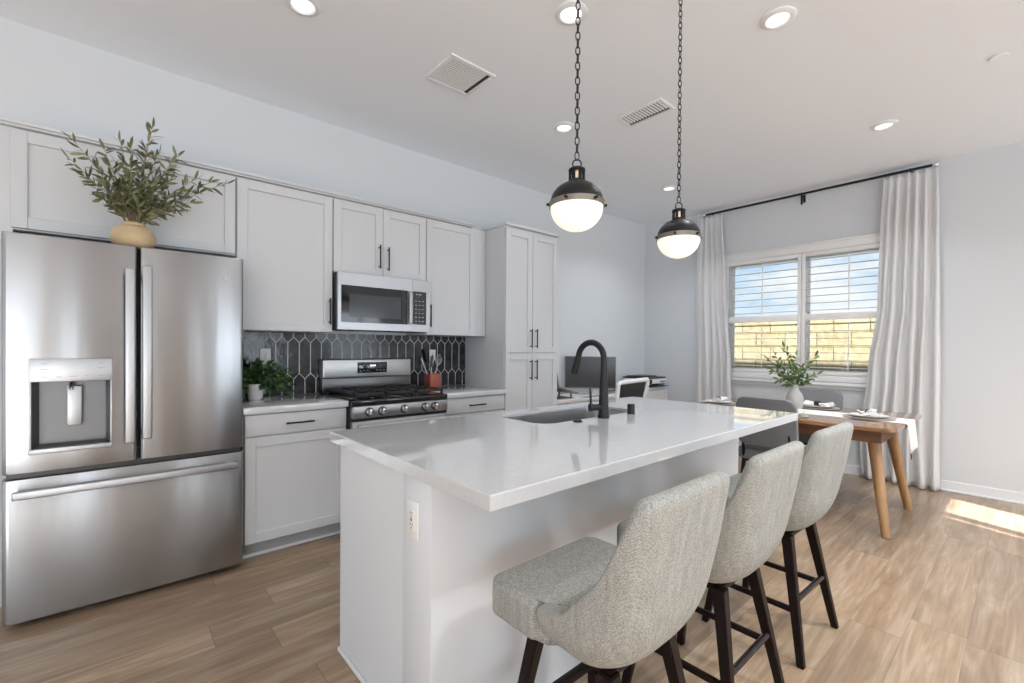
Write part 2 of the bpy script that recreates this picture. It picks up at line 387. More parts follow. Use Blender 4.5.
def obj(name, bm, mat, parent=None, smooth=35, loc=None):
    if loc is None: loc = BASE[parent.name] if parent is not None else Vector((0, 0, 0))
    loc = Vector(loc)
    if loc.length > 0 and (parent is not None or loc is not None):
        bmesh.ops.translate(bm, vec=-loc, verts=bm.verts[:])
    bmesh.ops.recalc_face_normals(bm, faces=bm.faces[:])
    me = bpy.data.meshes.new(name); bm.to_mesh(me); bm.free(); me.materials.append(mat)
    if smooth:
        me.polygons.foreach_set('use_smooth', [True]*len(me.polygons))
        try: me.set_sharp_from_angle(angle=math.radians(smooth))
        except Exception: pass
    o = bpy.data.objects.new(name, me); C.objects.link(o)
    if parent is not None: o.parent = parent
    else: o.location = loc
    BASE[o.name] = loc
    return o
def tag(o, label, cat, group=None):
    o['label'] = label; o['category'] = cat
    if group: o['group'] = group
    return o
def thing(name, label, cat, loc=(0, 0, 0), group=None):
    o = bpy.data.objects.new(name, None); o.empty_display_size = .1; C.objects.link(o); o.location = loc
    BASE[o.name] = Vector(loc); return tag(o, label, cat, group)
def struct(name, bm, mat, smooth=0, parent=None):
    o = obj(name, bm, mat, parent, smooth)
    if parent is None: o['kind'] = 'structure'
    return o
def copy_tree(o, parent=None):
    c = o.copy(); C.objects.link(c)
    if parent is not None: c.parent = parent
    for ch in [x for x in bpy.data.objects if x.parent == o and x != c]:
        copy_tree(ch, c)
    return c

# ------------------------------------------------------------------ room shell
struct('floor', box(XL-.1, XW+.1, YS-.1, YK+.1, -.12, 0), M_FLOOR)
struct('ceiling', box(XL-.1, XW+.2, YS-.15, YK+.1, H, H+.15), M_CEIL)
struct('wall_north', box(XL-.1, XW+.15, YK, YK+.12, 0, H), M_WALL)
WY0, WY1, WZ0, WZ1 = .84, 2.47, 1.0, 2.33
b = BM()
add_box(b, XW, XW+.15, YS-.1, WY0, 0, H); add_box(b, XW, XW+.15, WY1, YK, 0, H)
add_box(b, XW, XW+.15, WY0, WY1, 0, WZ0); add_box(b, XW, XW+.15, WY0, WY1, WZ1, H)
struct('wall_east', b, M_WALL)
b = BM()   # unseen south wall; widest openings added for light, garden door and side light inferred
ops = [(-4.6, -1.5), (-.85, -.40), (1.10, 1.32), (1.85, 2.80), (2.89, 2.955), (3.04, 3.56), (3.75, 5.45)]
xs = XL
for a, c_ in ops:
    add_box(b, xs, a, YS-.12, YS, 0, H); add_box(b, a, c_, YS-.12, YS, 2.6, H); xs = c_
add_box(b, xs, XW+.15, YS-.12, YS, 0, H)
struct('wall_south', b, M_WALL)
b = BM()
add_box(b, XL-.12, XL, YS, -1.6, 0, H); add_box(b, XL-.12, XL, 2.8, YK, 0, H)
add_box(b, XL-.12, XL, -1.6, 2.8, 0, .3); add_box(b, XL-.12, XL, -1.6, 2.8, 2.4, H)
struct('wall_west', b, M_WALL)
# mullions and panes of the unseen openings, first and last added for light
for nm, (a, c_) in zip(('window_2', 'window_3', 'window_5', 'window_6', 'window_7'), ops[:4]+ops[6:]):
    b = BM(); y0, y1 = YS-.09, YS-.03
    for x in (a, (a+c_)/2-.02, c_-.04): add_box(b, x, x+.04, y0, y1, 0, 2.6)
    add_box(b, a, c_, y0, y1, 0, .05); add_box(b, a, c_, y0, y1, 2.55, 2.6)
    struct(nm, b, M_VINYL)
b = BM()
for y in (-1.6, -.15, 1.3, 2.75): add_box(b, XL-.09, XL-.03, y, y+.05, .3, 2.4)
add_box(b, XL-.09, XL-.03, -1.6, 2.8, .3, .35); add_box(b, XL-.09, XL-.03, -1.6, 2.8, 2.35, 2.4)
struct('window_4', b, M_VINYL)
for nm, xa, xb in (('sun_blocker_1', .95, 2.88), ('sun_blocker_2', 3.62, 5.75)):       # unseen slabs added outside to block the sun, skewed along its rays
    b = BM(); add_prism(b, [(xa, YS-.13), (xb, YS-.13), (xb-1.72, -9.1), (xa-1.72, -9.1)], 2.72, 2.90); struct(nm, b, M_SUNBLOCK)
def baseboard(x0, x1, y0, y1):
    b = BM(); add_box(b, x0, x1, y0, y1, 0, .095, .004)
    return b
struct('baseboard_north', baseboard(3.225, XW, YK-.014, YK), M_TRIM)
b = baseboard(XW-.014, XW, YS, YK-.014); add_box(b, XW-.026, XW-.014, YS, YK-.014, 0, .018, .004)
struct('baseboard_east', b, M_TRIM)

# ------------------------------------------------------------------ window on the east wall
b = BM(); fx0, fx1 = XW+.075, XW+.135
for y0, y1 in ((WY0, WY0+.045), (1.61, 1.70), (WY1-.045, WY1)): add_box(b, fx0, fx1, y0, y1, WZ0, WZ1, .004)
for z0, z1 in ((WZ0, WZ0+.05), (WZ1-.05, WZ1)):
    for y0, y1 in ((WY0+.045, 1.61), (1.70, WY1-.045)): add_box(b, fx0, fx1, y0, y1, z0, z1, .004)
win = struct('window_1', b, M_VINYL, 30)
for y0, y1 in ((WY0+.04, 1.615), (1.695, WY1-.04)):
    obj('pane', box(XW+.10, XW+.106, y0, y1, WZ0+.045, WZ1-.045), M_GLASS, win, 0)
# shutter frame around the opening
b = BM(); sx0, sx1 = XW-.032, XW-.001
fy0, fy1, fz0, fz1 = .775, 2.535, .935, 2.415
add_box(b, sx0, sx1, fy0, fy0+.055, fz0, fz1, .006); add_box(b, sx0, sx1, fy1-.055, fy1, fz0, fz1, .006)
add_box(b, sx0, sx1, fy0+.055, fy1-.055, fz1-.085, fz1, .006); add_box(b, sx0, sx1, fy0+.055, fy1-.055, fz0, fz0+.065, .006)
add_box(b, sx0-.012, sx1, fy0-.012, fy1+.012, fz1-.012, fz1+.012, .005)
struct('trim_1', b, M_SHUT, 30)
b = BM(); add_box(b, XW-.045, XW-.001, fy0-.03, fy1+.03, .895, .930, .006); add_box(b, XW-.018, XW-.001, fy0-.01, fy1+.01, .86, .893, .003)
struct('trim_3', b, M_TRIM, 30)
def shutter(y0, y1, label):
    t = thing('plantation_shutter', label, 'shutter', (XW-.02, (y0+y1)/2, 1.0), 'plantation shutters of the dining window')
    b = BM(); X0, X1 = XW-.030, XW-.003; st = .034
    z0, z1 = 1.003, 2.328
    add_box(b, X0, X1, y0, y0+st, z0, z1, .003); add_box(b, X0, X1, y1-st, y1, z0, z1, .003)
    for a, c_ in ((z0, 1.045), (1.592, 1.66), (2.285, z1)): add_box(b, X0, X1, y0+st, y1-st, a, c_, .003)
    obj('shutter_frame', b, M_SHUT, t)
    for lo, hi, n in ((1.045, 1.592, 7), (1.66, 2.285, 8)):
        p = (hi-lo)/n
        for k in range(n):
            z = lo+p*(k+.5); bm = BM()
            prof = [(-.036, 0), (-.026, .0028), (0, .004), (.026, .0028), (.036, 0), (.026, -.0028), (0, -.004), (-.026, -.0028)]
            cx = XW+.005
            a = [bm.verts.new((cx+u, y0+st+.002, z+w+u*.03)) for u, w in prof]; c2 = [bm.verts.new((cx+u, y1-st-.002, z+w+u*.03)) for u, w in prof]
            bm.faces.new(a); bm.faces.new(c2[::-1])
            for i in range(8): bm.faces.new((a[i], a[(i+1) % 8], c2[(i+1) % 8], c2[i]))
            obj('louver', bm, M_SHUT, t, 50)
        ym = (y0+y1)/2-.02
        obj('tilt_rod', box(XW-.046, XW-.037, ym-.005, ym+.005, lo+.02, hi-.02, .002), M_SHUT, t)
    return t
shutter(1.657, 2.478, 'white shutter panel nearer the corner, behind the left curtain edge')
shutter(.832, 1.653, 'white shutter panel right of the centre post, partly behind the right curtain')

# ------------------------------------------------------------------ outside
struct('ground_yard', box(XW+.16, 9.5, -6, 9, -.2, -.06), M_GRAVEL)
bw = BM(); add_box(bw, 7.4, 7.6, -8, 12, -.06, 1.63); add_box(bw, 7.385, 7.615, -8, 12, 1.635, 1.705, .01)
o = obj('block_wall', bw, M_BLOCK, None, 0); tag(o, 'tan concrete block garden wall seen outside through the shutters', 'wall')

# ------------------------------------------------------------------ cabinet helpers (fronts face -y)
def shaker(bm, x0, x1, z0, z1, yf, stile=.058, th=.02, rec=.012):
    add_box(bm, x0, x0+stile, yf, yf+th, z0, z1, .0018, 1); add_box(bm, x1-stile, x1, yf, yf+th, z0, z1, .0018, 1)
    add_box(bm, x0+stile, x1-stile, yf, yf+th, z0, z0+stile, .0018, 1); add_box(bm, x0+stile, x1-stile, yf, yf+th, z1-stile, z1, .0018, 1)
    add_box(bm, x0+stile-.002, x1-stile+.002, yf+rec, yf+th-.001, z0+stile-.002, z1-stile+.002)
def pull(parent, x, z, yf, length, vertical=True):
    b = BM(); off = .032; r = .0058; h = length/2; e = h-.018
    if vertical:
        add_cone(b, (x, yf-off, z-h), (x, yf-off, z+h), r, n=10)
        for s in (-e, e): add_cone(b, (x, yf-off, z+s), (x, yf-.0003, z+s), .0045, n=8)
    else:
        add_cone(b, (x-h, yf-off, z), (x+h, yf-off, z), r, n=10)
        for s in (-e, e): add_cone(b, (x+s, yf-off, z), (x+s, yf-.0003, z), .0045, n=8)
    return obj('handle', b, M_BLACK, parent)
def door(parent, x0, x1, z0, z1, yf, handle=None, stile=.058):
    b = BM(); shaker(b, x0, x1, z0, z1, yf, stile); d = obj('door', b, M_CAB, parent, 30)
    if handle: pull(d, handle[0], handle[1], yf, handle[2])
    return d

# ------------------------------------------------------------------ wall cabinets
UY = 3.282; UB = UY+.022; UT = 2.335
def wall_cab(x0, x1, z0, label, doors):
    t = thing('wall_cabinet', label, 'cabinet', ((x0+x1)/2, (UB+YK)/2, z0), 'wall cabinets along the kitchen wall')
    obj('cabinet_box', box(x0, x1, UB, YK-.002, z0, UT+.01), M_CAB, t, 0)
    for d in doors: door(t, *d)
    return t
wall_cab(-.432, .5685, 1.845, 'wide white cabinet above the refrigerator, behind the olive branches',
         [(-.385, .0905, 1.852, UT, UY), (.0945, .566, 1.852, UT, UY)])
wall_cab(.5715, 1.1685, 1.378, 'tall single-door white cabinet between refrigerator and microwave',
         [(.576, 1.166, 1.380, UT, UY, (1.142, 1.525, .185))])
wall_cab(1.1715, 1.9285, 1.812, 'short two-door white cabinet directly above the microwave',
         [(1.174, 1.548, 1.815, UT, UY, (1.515, 1.96, .18)), (1.552, 1.926, 1.815, UT, UY, (1.585, 1.95, .18))])
t = wall_cab(1.9315, 2.555, 1.378, 'single-door white cabinet between microwave and tall pantry',
         [(1.934, 2.43, 1.380, UT, UY, (1.958, 1.535, .185))])
b = BM(); add_box(b, 2.433, 2.555, UY+.012, UB, 1.380, UT, .002); obj('filler_strip', b, M_CAB, t)
b = BM(); add_box(b, -.432, 2.40, UY-.004, YK-.002, UT+.012, UT+.022, .002); add_box(b, -.432, 2.40, UY-.018, YK-.002, UT+.022, UT+.044, .005)
o = struct('trim_4', b, M_CAB, 30)   # crown strip over the wall cabinets

# ------------------------------------------------------------------ pantry
PX0, PX1, PY = 2.560, 3.222, 3.012
t = thing('pantry_cabinet', 'full-height white four-door pantry at the end of the cabinet run', 'cabinet', ((PX0+PX1)/2, 3.33, 0))
b = BM(); add_box(b, PX0, PX1, PY+.022, YK-.002, .1, 2.345); add_box(b, PX0+.01, PX1-.01, PY+.09, YK-.002, 0, .1)
obj('cabinet_box', b, M_CAB, t, 0)
pm = 2.885
for x0, x1, hx in ((PX0+.004, pm-.002, pm-.032), (pm+.002, PX1-.003, pm+.034)):
    door(t, x0, x1, 1.232, 2.325, PY, (hx, 1.36, .175)); door(t, x0, x1, .108, 1.226, PY, (hx, 1.075, .185))
b = BM(); add_box(b, PX0-.012, PX1+.012, PY-.012, YK-.002, 2.347, 2.372, .006); obj('crown_strip', b, M_CAB, t)

# ------------------------------------------------------------------ refrigerator and its side panel
o = obj('cabinet_side_panel', box(-.432, -.3775, 3.284, YK-.002, 0, 1.842), M_CAB, None, 0, loc=(-.412, 3.3, 0)); tag(o, 'tall white panel standing along the left side of the refrigerator', 'panel')
t = thing('refrigerator', 'stainless steel french-door refrigerator with water dispenser', 'refrigerator', (.088, 3.25, 0))
FX0, FX1, FY = -.3755, .551, 2.9460
b = BM(); add_box(b, FX0+.006, FX1-.006, FY+.085, 3.55, .036, 1.7715, .004)
for x in (FX0+.05, FX1-.05):
    for y in (3.10, 3.48): add_cone(b, (x, y, 0), (x, y, .035), .02)
add_box(b, FX0+.02, FX1-.02, FY+.06, FY+.09, .022, .75)
obj('case', b, M_DARKCASE, t)
def steel_front(x0, x1, z0, z1, yf, yb, hole=None, nx=26, bulge=.007, er=.016):
    bm = BM(); xs = []
    for i in range(nx+1): xs.append(x0+(x1-x0)*i/nx)
    for e in (.001, .003, .006, .010, er): xs += [x0+e, x1-e]
    zs = [z0, z0+.002, z0+.006, z1-.006, z1-.002, z1]
    if hole: xs += [hole[0], hole[1]]; zs += [hole[2], hole[3]]
    xs = sorted(set(round(v, 5) for v in xs)); zs = sorted(set(round(v, 5) for v in zs))
    if hole: xs = [v for v in xs if v in (round(hole[0], 5), round(hole[1], 5)) or not (abs(v-hole[0]) < .004 or abs(v-hole[1]) < .004)]
    def yy(x, z):
        d = min(x-x0, x1-x); u = (x-x0)/(x1-x0)
        y = yf + bulge*(2*u-1)**2
        if d < er: y += er-math.sqrt(max(0, er*er-(er-d)**2))
        dz = min(z-z0, z1-z)
        if dz < .006: y += .006-math.sqrt(max(0, .006**2-(.006-dz)**2))
        return y
    g = [[bm.verts.new((x, yy(x, z), z)) for z in zs] for x in xs]
    for i in range(len(xs)-1):
        for j in range(len(zs)-1):
            if hole and xs[i] >= hole[0]-1e-4 and xs[i+1] <= hole[1]+1e-4 and zs[j] >= hole[2]-1e-4 and zs[j+1] <= hole[3]+1e-4: continue
            bm.faces.new((g[i][j], g[i+1][j], g[i+1][j+1], g[i][j+1])).smooth = True
    bd = [g[i][0] for i in range(len(xs))]+[g[-1][j] for j in range(1, len(zs))]+[g[i][-1] for i in range(len(xs)-2, -1, -1)]+[g[0][j] for j in range(len(zs)-2, 0, -1)]
    bk = [bm.verts.new((v.co.x, yb, v.co.z)) for v in bd]; n = len(bd)
    for i in range(n): bm.faces.new((bd[i], bk[i], bk[(i+1) % n], bd[(i+1) % n]))
    if not hole: bm.faces.new(bk)
    return bm
HX0, HX1, HZ0, HZ1 = -.283, -.018, .803, 1.112
dl = obj('door', steel_front(FX0, .083, .700, 1.7727, FY, FY+.075, (HX0, HX1, HZ0, HZ1)), M_STEEL, t, 40)
dr = obj('door', steel_front(.093, FX1, .700, 1.7727, FY, FY+.075), M_STEEL, t, 40)
fz = obj('freezer_drawer', steel_front(FX0, FX1, .034, .676, FY, FY+.075, nx=40), M_STEEL, t, 40)
obj('gasket', box(FX0+.012, FX1-.012, FY+.03, FY+.085, .675, .702), M_BLKPLASTIC, t)
def bar_handle(parent, x0, x1, z0, z1, yf, vertical):
    b = BM(); add_box(b, x0, x1, yf-.062, yf-.044, z0, z1, .005, 3)
    if vertical:
        for z in (z0+.03, z1-.03): add_box(b, x0+.006, x1-.006, yf-.046, yf+.004, z-.016, z+.016, .003)
    else:
        for x in (x0+.03, x1-.03): add_box(b, x-.016, x+.016, yf-.046, yf+.006, z0+.006, z1-.006, .003)
    return obj('handle', b, M_SATIN, parent)
bar_handle(dl, .036, .074, .80, 1.652, FY, True)
bar_handle(dr, .102, .139, .812, 1.672, FY, True)
bar_handle(fz, -.337, .515, .598, .634, FY, False)
# dispenser in the left door
b = BM(); y0, y1 = FY+.001, FY+.072
def quad(bm, *pts): bm.faces.new([bm.verts.new(p) for p in pts])
ins = .018
quad(b, (HX0, y0, HZ0), (HX0+ins, y1, HZ0+.012), (HX0+ins, y1, HZ1), (HX0, y0, HZ1)); quad(b, (HX1, y0, HZ0), (HX1, y0, HZ1), (HX1-ins, y1, HZ1), (HX1-ins, y1, HZ0+.012))
quad(b, (HX0+ins, y1, HZ0+.012), (HX1-ins, y1, HZ0+.012), (HX1-ins, y1, HZ1), (HX0+ins, y1, HZ1))
quad(b, (HX0, y0, HZ0), (HX1, y0, HZ0), (HX1-ins, y1, HZ0+.012), (HX0+ins, y1, HZ0+.012)); quad(b, (HX0, y0, HZ1), (HX0+ins, y1, HZ1), (HX1-ins, y1, HZ1), (HX1, y0, HZ1))
obj('dispenser_recess', b, M_CAVITY, dl, 0)
b = BM(); add_box(b, -.291, -.010, FY-.008, FY+.006, 1.108, 1.213, .003); obj('control_panel', b, M_SATIN, dl)
for x, z, w in ((-.243, 1.190, .02), (-.243, 1.165, .024), (-.243, 1.128, .018), (-.195, 1.130, .014), (-.148, 1.131, .03), (-.10, 1.132, .014), (-.052, 1.130, .014), (-.052, 1.168, .028), (-.052, 1.192, .014)):
    obj('button_mark', box(x-w/2, x+w/2, FY-.0092, FY-.0078, z-.0016, z+.0016), M_ICON, dl, 0)
b = BM(); add_box(b, -.290, -.283, FY-.006, FY+.006, .79, 1.108, .002); add_box(b, -.018, -.011, FY-.006, FY+.006, .79, 1.108, .002); add_box(b, -.292, -.009, FY-.014, FY+.02, .782, .806, .004)
obj('dispenser_frame', b, M_SATIN, dl)
b = BM(); add_box(b, -.172, -.120, FY+.040, FY+.050, .895, 1.083, .006); add_box(b, -.170, -.122, FY+.045, FY+.07, .90, .92); obj('paddle', b, M_SATIN, dl)
b = BM(); add_tube(b, [(-.155, FY+.045, 1.112), (-.155, FY+.04, 1.085), (-.158, FY+.03, 1.066)], .008); obj('water_spout', b, M_CHROME, dl)
# round badge
b = BM(); add_cone(b, (.462, FY+.008, 1.655), (.462, FY-.004, 1.655), .0125, n=24); bd_ = obj('badge', b, M_CHROME, dr)
b = BM()
add_tube(b, [(.462+.0085*math.cos(a), FY-.0045, 1.655+.0085*math.sin(a)) for a in [2*PI*i/20 for i in range(20)]], .0009, 6, True)
add_tube(b, [(.4575+.0018*math.cos(a), FY-.0045, 1.656+.0035*math.sin(a)) for a in [PI*.3+i*PI*1.5/8 for i in range(9)]], .0007, 6)
add_tube(b, [(.466+.0018*math.cos(a), FY-.0045, 1.656+.0035*math.sin(a)) for a in [PI*.3+i*PI*1.5/8 for i in range(9)]], .0007, 6)
obj('badge_monogram', b, M_ICON, bd_)

# ------------------------------------------------------------------ base cabinets, counters
BY = 3.012; CT = .9165
def base_cab(x0, x1, label, dh, hx):
    t = thing('base_cabinet', label, 'cabinet', ((x0+x1)/2, 3.3, 0), 'base cabinets beside the range')
    b = BM(); add_box(b, x0, x1, BY+.022, YK-.002, .103, CT-.042); obj('cabinet_box', b, M_CAB, t, 0)
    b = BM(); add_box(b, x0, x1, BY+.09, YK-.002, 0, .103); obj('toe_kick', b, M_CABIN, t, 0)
    b = BM(); add_box(b, x0, x1, BY+.078, BY+.0895, 0, .02, .004); obj('shoe_trim', b, M_TRIM, t)
    d = obj('drawer', box(x0+.003, x1-.003, BY, BY+.02, .745, CT-.05, .002), M_CAB, t); pull(d, hx, .805, BY, .165, False)
    door(t, x0+.003, x1-.003, .108, .735, BY, dh)
base_cab(.5665, 1.168, 'white base cabinet with drawer between refrigerator and range', (1.14, .62, .17), .868)
base_cab(1.934, 2.556, 'white base cabinet with drawer between range and pantry', (2.0, .62, .17), 2.245)
def counter(x0, x1, label):
    o = obj('countertop', box(x0, x1, 2.985, YK-.012, CT-.04, CT, .0025), M_QUARTZ, None, 30, loc=((x0+x1)/2, 3.3, CT-.04))
    tag(o, label, 'countertop', 'wall counters')
counter(.556, 1.170, 'white quartz counter left of the range, under the potted plant')
counter(1.932, 2.557, 'white quartz counter right of the range, under the rust utensil holder')

# tiled backsplash (one surface, picket tiles over grout)
BX0, BX1, BZ0, BZ1 = .552, 2.557, CT+.001, 1.377
sp_ = obj('tile_backsplash', box(BX0, BX1, YK-.009, YK-.001, BZ0, BZ1), M_GROUT, None, 0); sp_['kind'] = 'structure'
b = BM(); tw, s_, p_, g_ = .0802, .229, .043, .0066
per = s_+p_; yA, yB = YK-.0115, YK-.008
def clip(poly, axis, val, keep_less):
    out = []
    for i in range(len(poly)):
        a, c_ = poly[i], poly[(i+1) % len(poly)]
        ia = a[axis] <= val if keep_less else a[axis] >= val; ic = c_[axis] <= val if keep_less else c_[axis] >= val
        if ia: out.append(a)
        if ia != ic:
            k = (val-a[axis])/(c_[axis]-a[axis]); out.append((a[0]+k*(c_[0]-a[0]), a[1]+k*(c_[1]-a[1])))
    return out
for r in range(-2, 4):
    zc0 = 1.074-1*per+r*per
    off = 0.0 if r % 2 == 1 else tw/2
    for k in range(-2, 36):
        xc = .879-8*tw+off+k*tw   # left edge
        x0, x1 = xc+g_/2, xc+tw-g_/2; z0, z1 = zc0, zc0+s_; xm = (x0+x1)/2
        poly = [(x0, z0), (xm, z0-p_+g_*.6), (x1, z0), (x1, z1), (xm, z1+p_-g_*.6), (x0, z1)]
        for ax, v, kl in ((0, BX0+.001, False), (0, BX1-.002, True), (1, BZ0, False), (1, BZ1, True)):
            if len(poly) > 2: poly = clip(poly, ax, v, kl)
        if len(poly) < 3: continue
        A = sum(poly[i][0]*poly[(i+1) % len(poly)][1]-poly[(i+1) % len(poly)][0]*poly[i][1] for i in range(len(poly)))
        if abs(A) < 2e-4: continue
        tl = random.uniform(-.0012, .0012)
        f = [b.verts.new((x, yA+tl*((x-xm)/tw), z)) for x, z in poly]; k_ = [b.verts.new((x, yB, z)) for x, z in poly]
        b.faces.new(f)
        for i in range(len(f)): b.faces.new((f[i], f[(i+1) % len(f)], k_[(i+1) % len(f)], k_[i]))
obj('picket_tiles', b, M_TILE, sp_, 0)

def outlet(name_loc, axis, label, up=.115, w=.072, style='duplex', tilt=0):
    """axis 'y': plate on a wall facing -y ; axis 'x': facing -x"""
    x, y, z = name_loc; t = thing('wall_outlet', label, 'outlet', name_loc)
    b = BM(); add_box(b, -w/2, w/2, -.006, 0, -up/2, up/2, .003); c1 = b
    b = BM(); add_box(b, -.0165, .0165, -.0085, -.005, -.033, .033, .002); c2 = b
    b = BM()
    for zz in (-.018, .018):
        for xx, hh in ((-.006, .008), (.006, .0065)): add_box(b, xx-.0011, xx+.0011, -.0092, -.008, zz-hh/2+.003, zz+hh/2+.003)
        add_cone(b, (0, -.0084, zz-.008), (0, -.0092, zz-.008), .0023, n=8)
    add_box(b, -.005, .005, -.0094, -.008, -.004, -.001); add_box(b, -.005, .005, -.0094, -.008, .001, .004)
    mt_ = Matrix.Translation(name_loc) @ (Matrix.Rotation(-PI/2, 4, 'Z') if axis == 'x' else Matrix.Identity(4))
    for n_, bm, m in (('cover_plate', c1, M_OUTLET), ('receptacle', c2, M_OUTLET), ('slots', b, M_SLOT)):
        bmesh.ops.transform(bm, matrix=mt_, verts=bm.verts[:]); obj(n_, bm, m, t)
outlet((.808, YK-.0155, 1.204), 'y', 'white outlet on the dark tiles above the potted plant', up=.112)
outlet((2.185, YK-.0155, 1.205), 'y', 'white outlet on the dark tiles behind the rust utensil holder', up=.098, w=.066)

# ------------------------------------------------------------------ range
RX0, RX1 = 1.177, 1.923
t = thing('gas_range', 'stainless gas range with black cooktop between the two counters', 'stove', ((RX0+RX1)/2, 3.25, 0))
b = BM(); add_box(b, RX0+.004, RX1-.004, 2.985, 3.59, .03, .905)
for x in (RX0+.05, RX1-.05):
    for y in (3.03, 3.5): add_cone(b, (x, y, 0), (x, y, .035), .018)
obj('body', b, M_DARKCASE, t)
b = BM(); add_box(b, RX0, RX1, 2.945, 3.585, .878, .918, .006); obj('cooktop', b, M_BLKGLASS, t)
b = BM(); add_box(b, RX0+.002, RX1-.002, 2.938, 2.99, .795, .876, .006); cp = obj('control_panel', b, M_STEEL2, t)
for x in (1.293, 1.386, 1.555, 1.722, 1.805):
    b = BM()
    add_cone(b, (x, 2.9375, .836), (x, 2.932, .836), .031, n=24); kb = obj('knob', b, M_BLKPLASTIC, t)
    b = BM(); add_cone(b, (x, 2.932, .836), (x, 2.905, .836), .0265, .0225, n=24); add_box(b, x-.007, x+.007, 2.897, 2.907, .815, .857, .003); obj('knob_grip', b, M_CHROME, kb)
b = BM(); add_box(b, RX0+.004, RX1-.004, 2.952, 2.985, .776, .793); obj('vent_gap', b, M_BLKPLASTIC, t)
b = BM(); add_box(b, RX0+.004, RX1-.004, 2.942, 2.985, .24, .774, .004); od = obj('oven_door', b, M_STEEL2, t)
b = BM(); add_box(b, RX0+.10, RX1-.10, 2.939, 2.944, .36, .66, .002); obj('oven_window', b, M_BLKGLASS, od)
b = BM(); add_cone(b, (RX0+.02, 2.895, .745), (RX1-.02, 2.895, .745), .014, n=14)
for x in (RX0+.05, RX1-.05): add_box(b, x-.012, x+.012, 2.897, 2.946, .735, .755, .003)
obj('handle', b, M_SATIN, od)
b = BM(); add_box(b, RX0+.004, RX1-.004, 2.945, 2.985, .05, .232, .004); obj('storage_drawer', b, M_STEEL2, t)
b = BM(); add_box(b, RX0+.005, RX1-.005, 3.535, 3.60, .918, 1.035, .004); obj('backguard_base', b, M_DSTEEL, t)
b = BM(); add_box(b, RX0, RX1, 3.515, 3.60, 1.03, 1.178, .010, 3); bg_ = obj('backguard', b, M_STEEL2, t)
b = BM(); add_box(b, 1.447, 1.697, 3.5115, 3.516, 1.066, 1.152, .001); dp = obj('display_panel', b, M_BLKGLASS, bg_)
b = BM()
for k, xx in enumerate((1.556, 1.567, 1.582, 1.593)): add_box(b, xx-.004, xx+.004, 3.5108, 3.5116, 1.118, 1.132)
obj('clock_digits', b, M_DISPLAY, dp, 0)
b = BM()
for xx in (1.47, 1.50, 1.53, 1.61, 1.64, 1.67):
    add_box(b, xx-.006, xx+.006, 3.5108, 3.5116, 1.085, 1.089)
for xx in (1.47, 1.50, 1.645, 1.67): add_box(b, xx-.006, xx+.006, 3.5108, 3.5116, 1.125, 1.129)
obj('button_marks', b, M_WICON, dp, 0)
gx = [RX0+.02, RX0+.02+.236, RX0+.02+.47, RX1-.02]
for i in range(3):
    b = BM(); x0, x1 = gx[i]+.004, gx[i+1]-.004; y0, y1 = 2.975, 3.50; zt = .960; w = .007
    for x in (x0+w, x1-w): add_box(b, x-w, x+w, y0, y1, zt-.018, zt, .002)
    for y in (y0+w, (y0+y1)/2, y1-w): add_box(b, x0, x1, y-w, y+w, zt-.018, zt, .002)
    xm = (x0+x1)/2
    for yc in ((y0*3+y1)/4, (y0+3*y1)/4):
        add_box(b, xm-w*.8, xm+w*.8, yc-.115, yc+.115, zt-.014, zt+.001, .002)
        add_box(b, x0+.01, xm-.03, yc-w*.8, yc+w*.8, zt-.014, zt+.001, .002); add_box(b, xm+.03, x1-.01, yc-w*.8, yc+w*.8, zt-.014, zt+.001, .002)
    for x in (x0+w, x1-w):
        for y in (y0+w, y1-w): add_box(b, x-w, x+w, y-w, y+w, .918, zt-.01)
    obj('grate', b, M_IRON, t)
for x, y, r in ((RX0+.14, 3.11, .045), (RX0+.14, 3.37, .038), ((RX0+RX1)/2, 3.24, .05), (RX1-.14, 3.11, .05), (RX1-.14, 3.37, .036)):
    b = BM(); add_lathe(b, [(r, .918), (r, .928), (r*.8, .934), (r*.78, .942), (0, .944)], x, y, 24); obj('burner', b, M_IRON, t)

# ------------------------------------------------------------------ microwave
MX0, MX1, MY, MZ0, MZ1 = 1.178, 1.922, 3.21, 1.398, 1.808
t = thing('microwave', 'stainless over-the-range microwave under the short cabinet', 'microwave', ((MX0+MX1)/2, 3.4, MZ0))
obj('case', box(MX0+.002, MX1-.002, MY+.022, YK-.012, MZ0+.004, MZ1-.002, .003), M_DARKCASE, t)
xd = 1.762
b = BM()   # door frame with window hole
for a in ((MX0, xd-.002, MZ0, 1.452), (MX0, xd-.002, 1.716, MZ1), (MX0, 1.203, 1.452, 1.716), (1.722, xd-.002, 1.452, 1.716)):
    add_box(b, a[0], a[1], MY, MY+.021, a[2], a[3], .001, 1)
md = obj('door', b, M_STEEL2, t)
obj('window', box(1.2035, 1.7215, MY+.003, MY+.018, 1.4525, 1.7155), M_BLKGLASS, md, 0)
obj('window_mesh', box(1.262, 1.665, MY+.0022, MY+.003, 1.49, 1.655), pmat('smoked_window_mesh', (.05, .05, .055), .12), md, 0)
b = BM(); add_box(b, 1.725, 1.757, MY-.03, MY-.012, 1.458, 1.712, .008, 3); add_box(b, 1.732, 1.75, MY-.014, MY+.002, 1.475, 1.50, .002); add_box(b, 1.732, 1.75, MY-.014, MY+.002, 1.67, 1.695, .002)
obj('handle', b, M_SATIN, md)
b = BM()
for a in ((xd, MX1, MZ0, 1.455), (xd, MX1, 1.716, MZ1), (xd, 1.768, 1.455, 1.716), (1.888, MX1, 1.455, 1.716)): add_box(b, a[0], a[1], MY, MY+.021, a[2], a[3], .001, 1)
obj('side_panel', b, M_STEEL2, t)
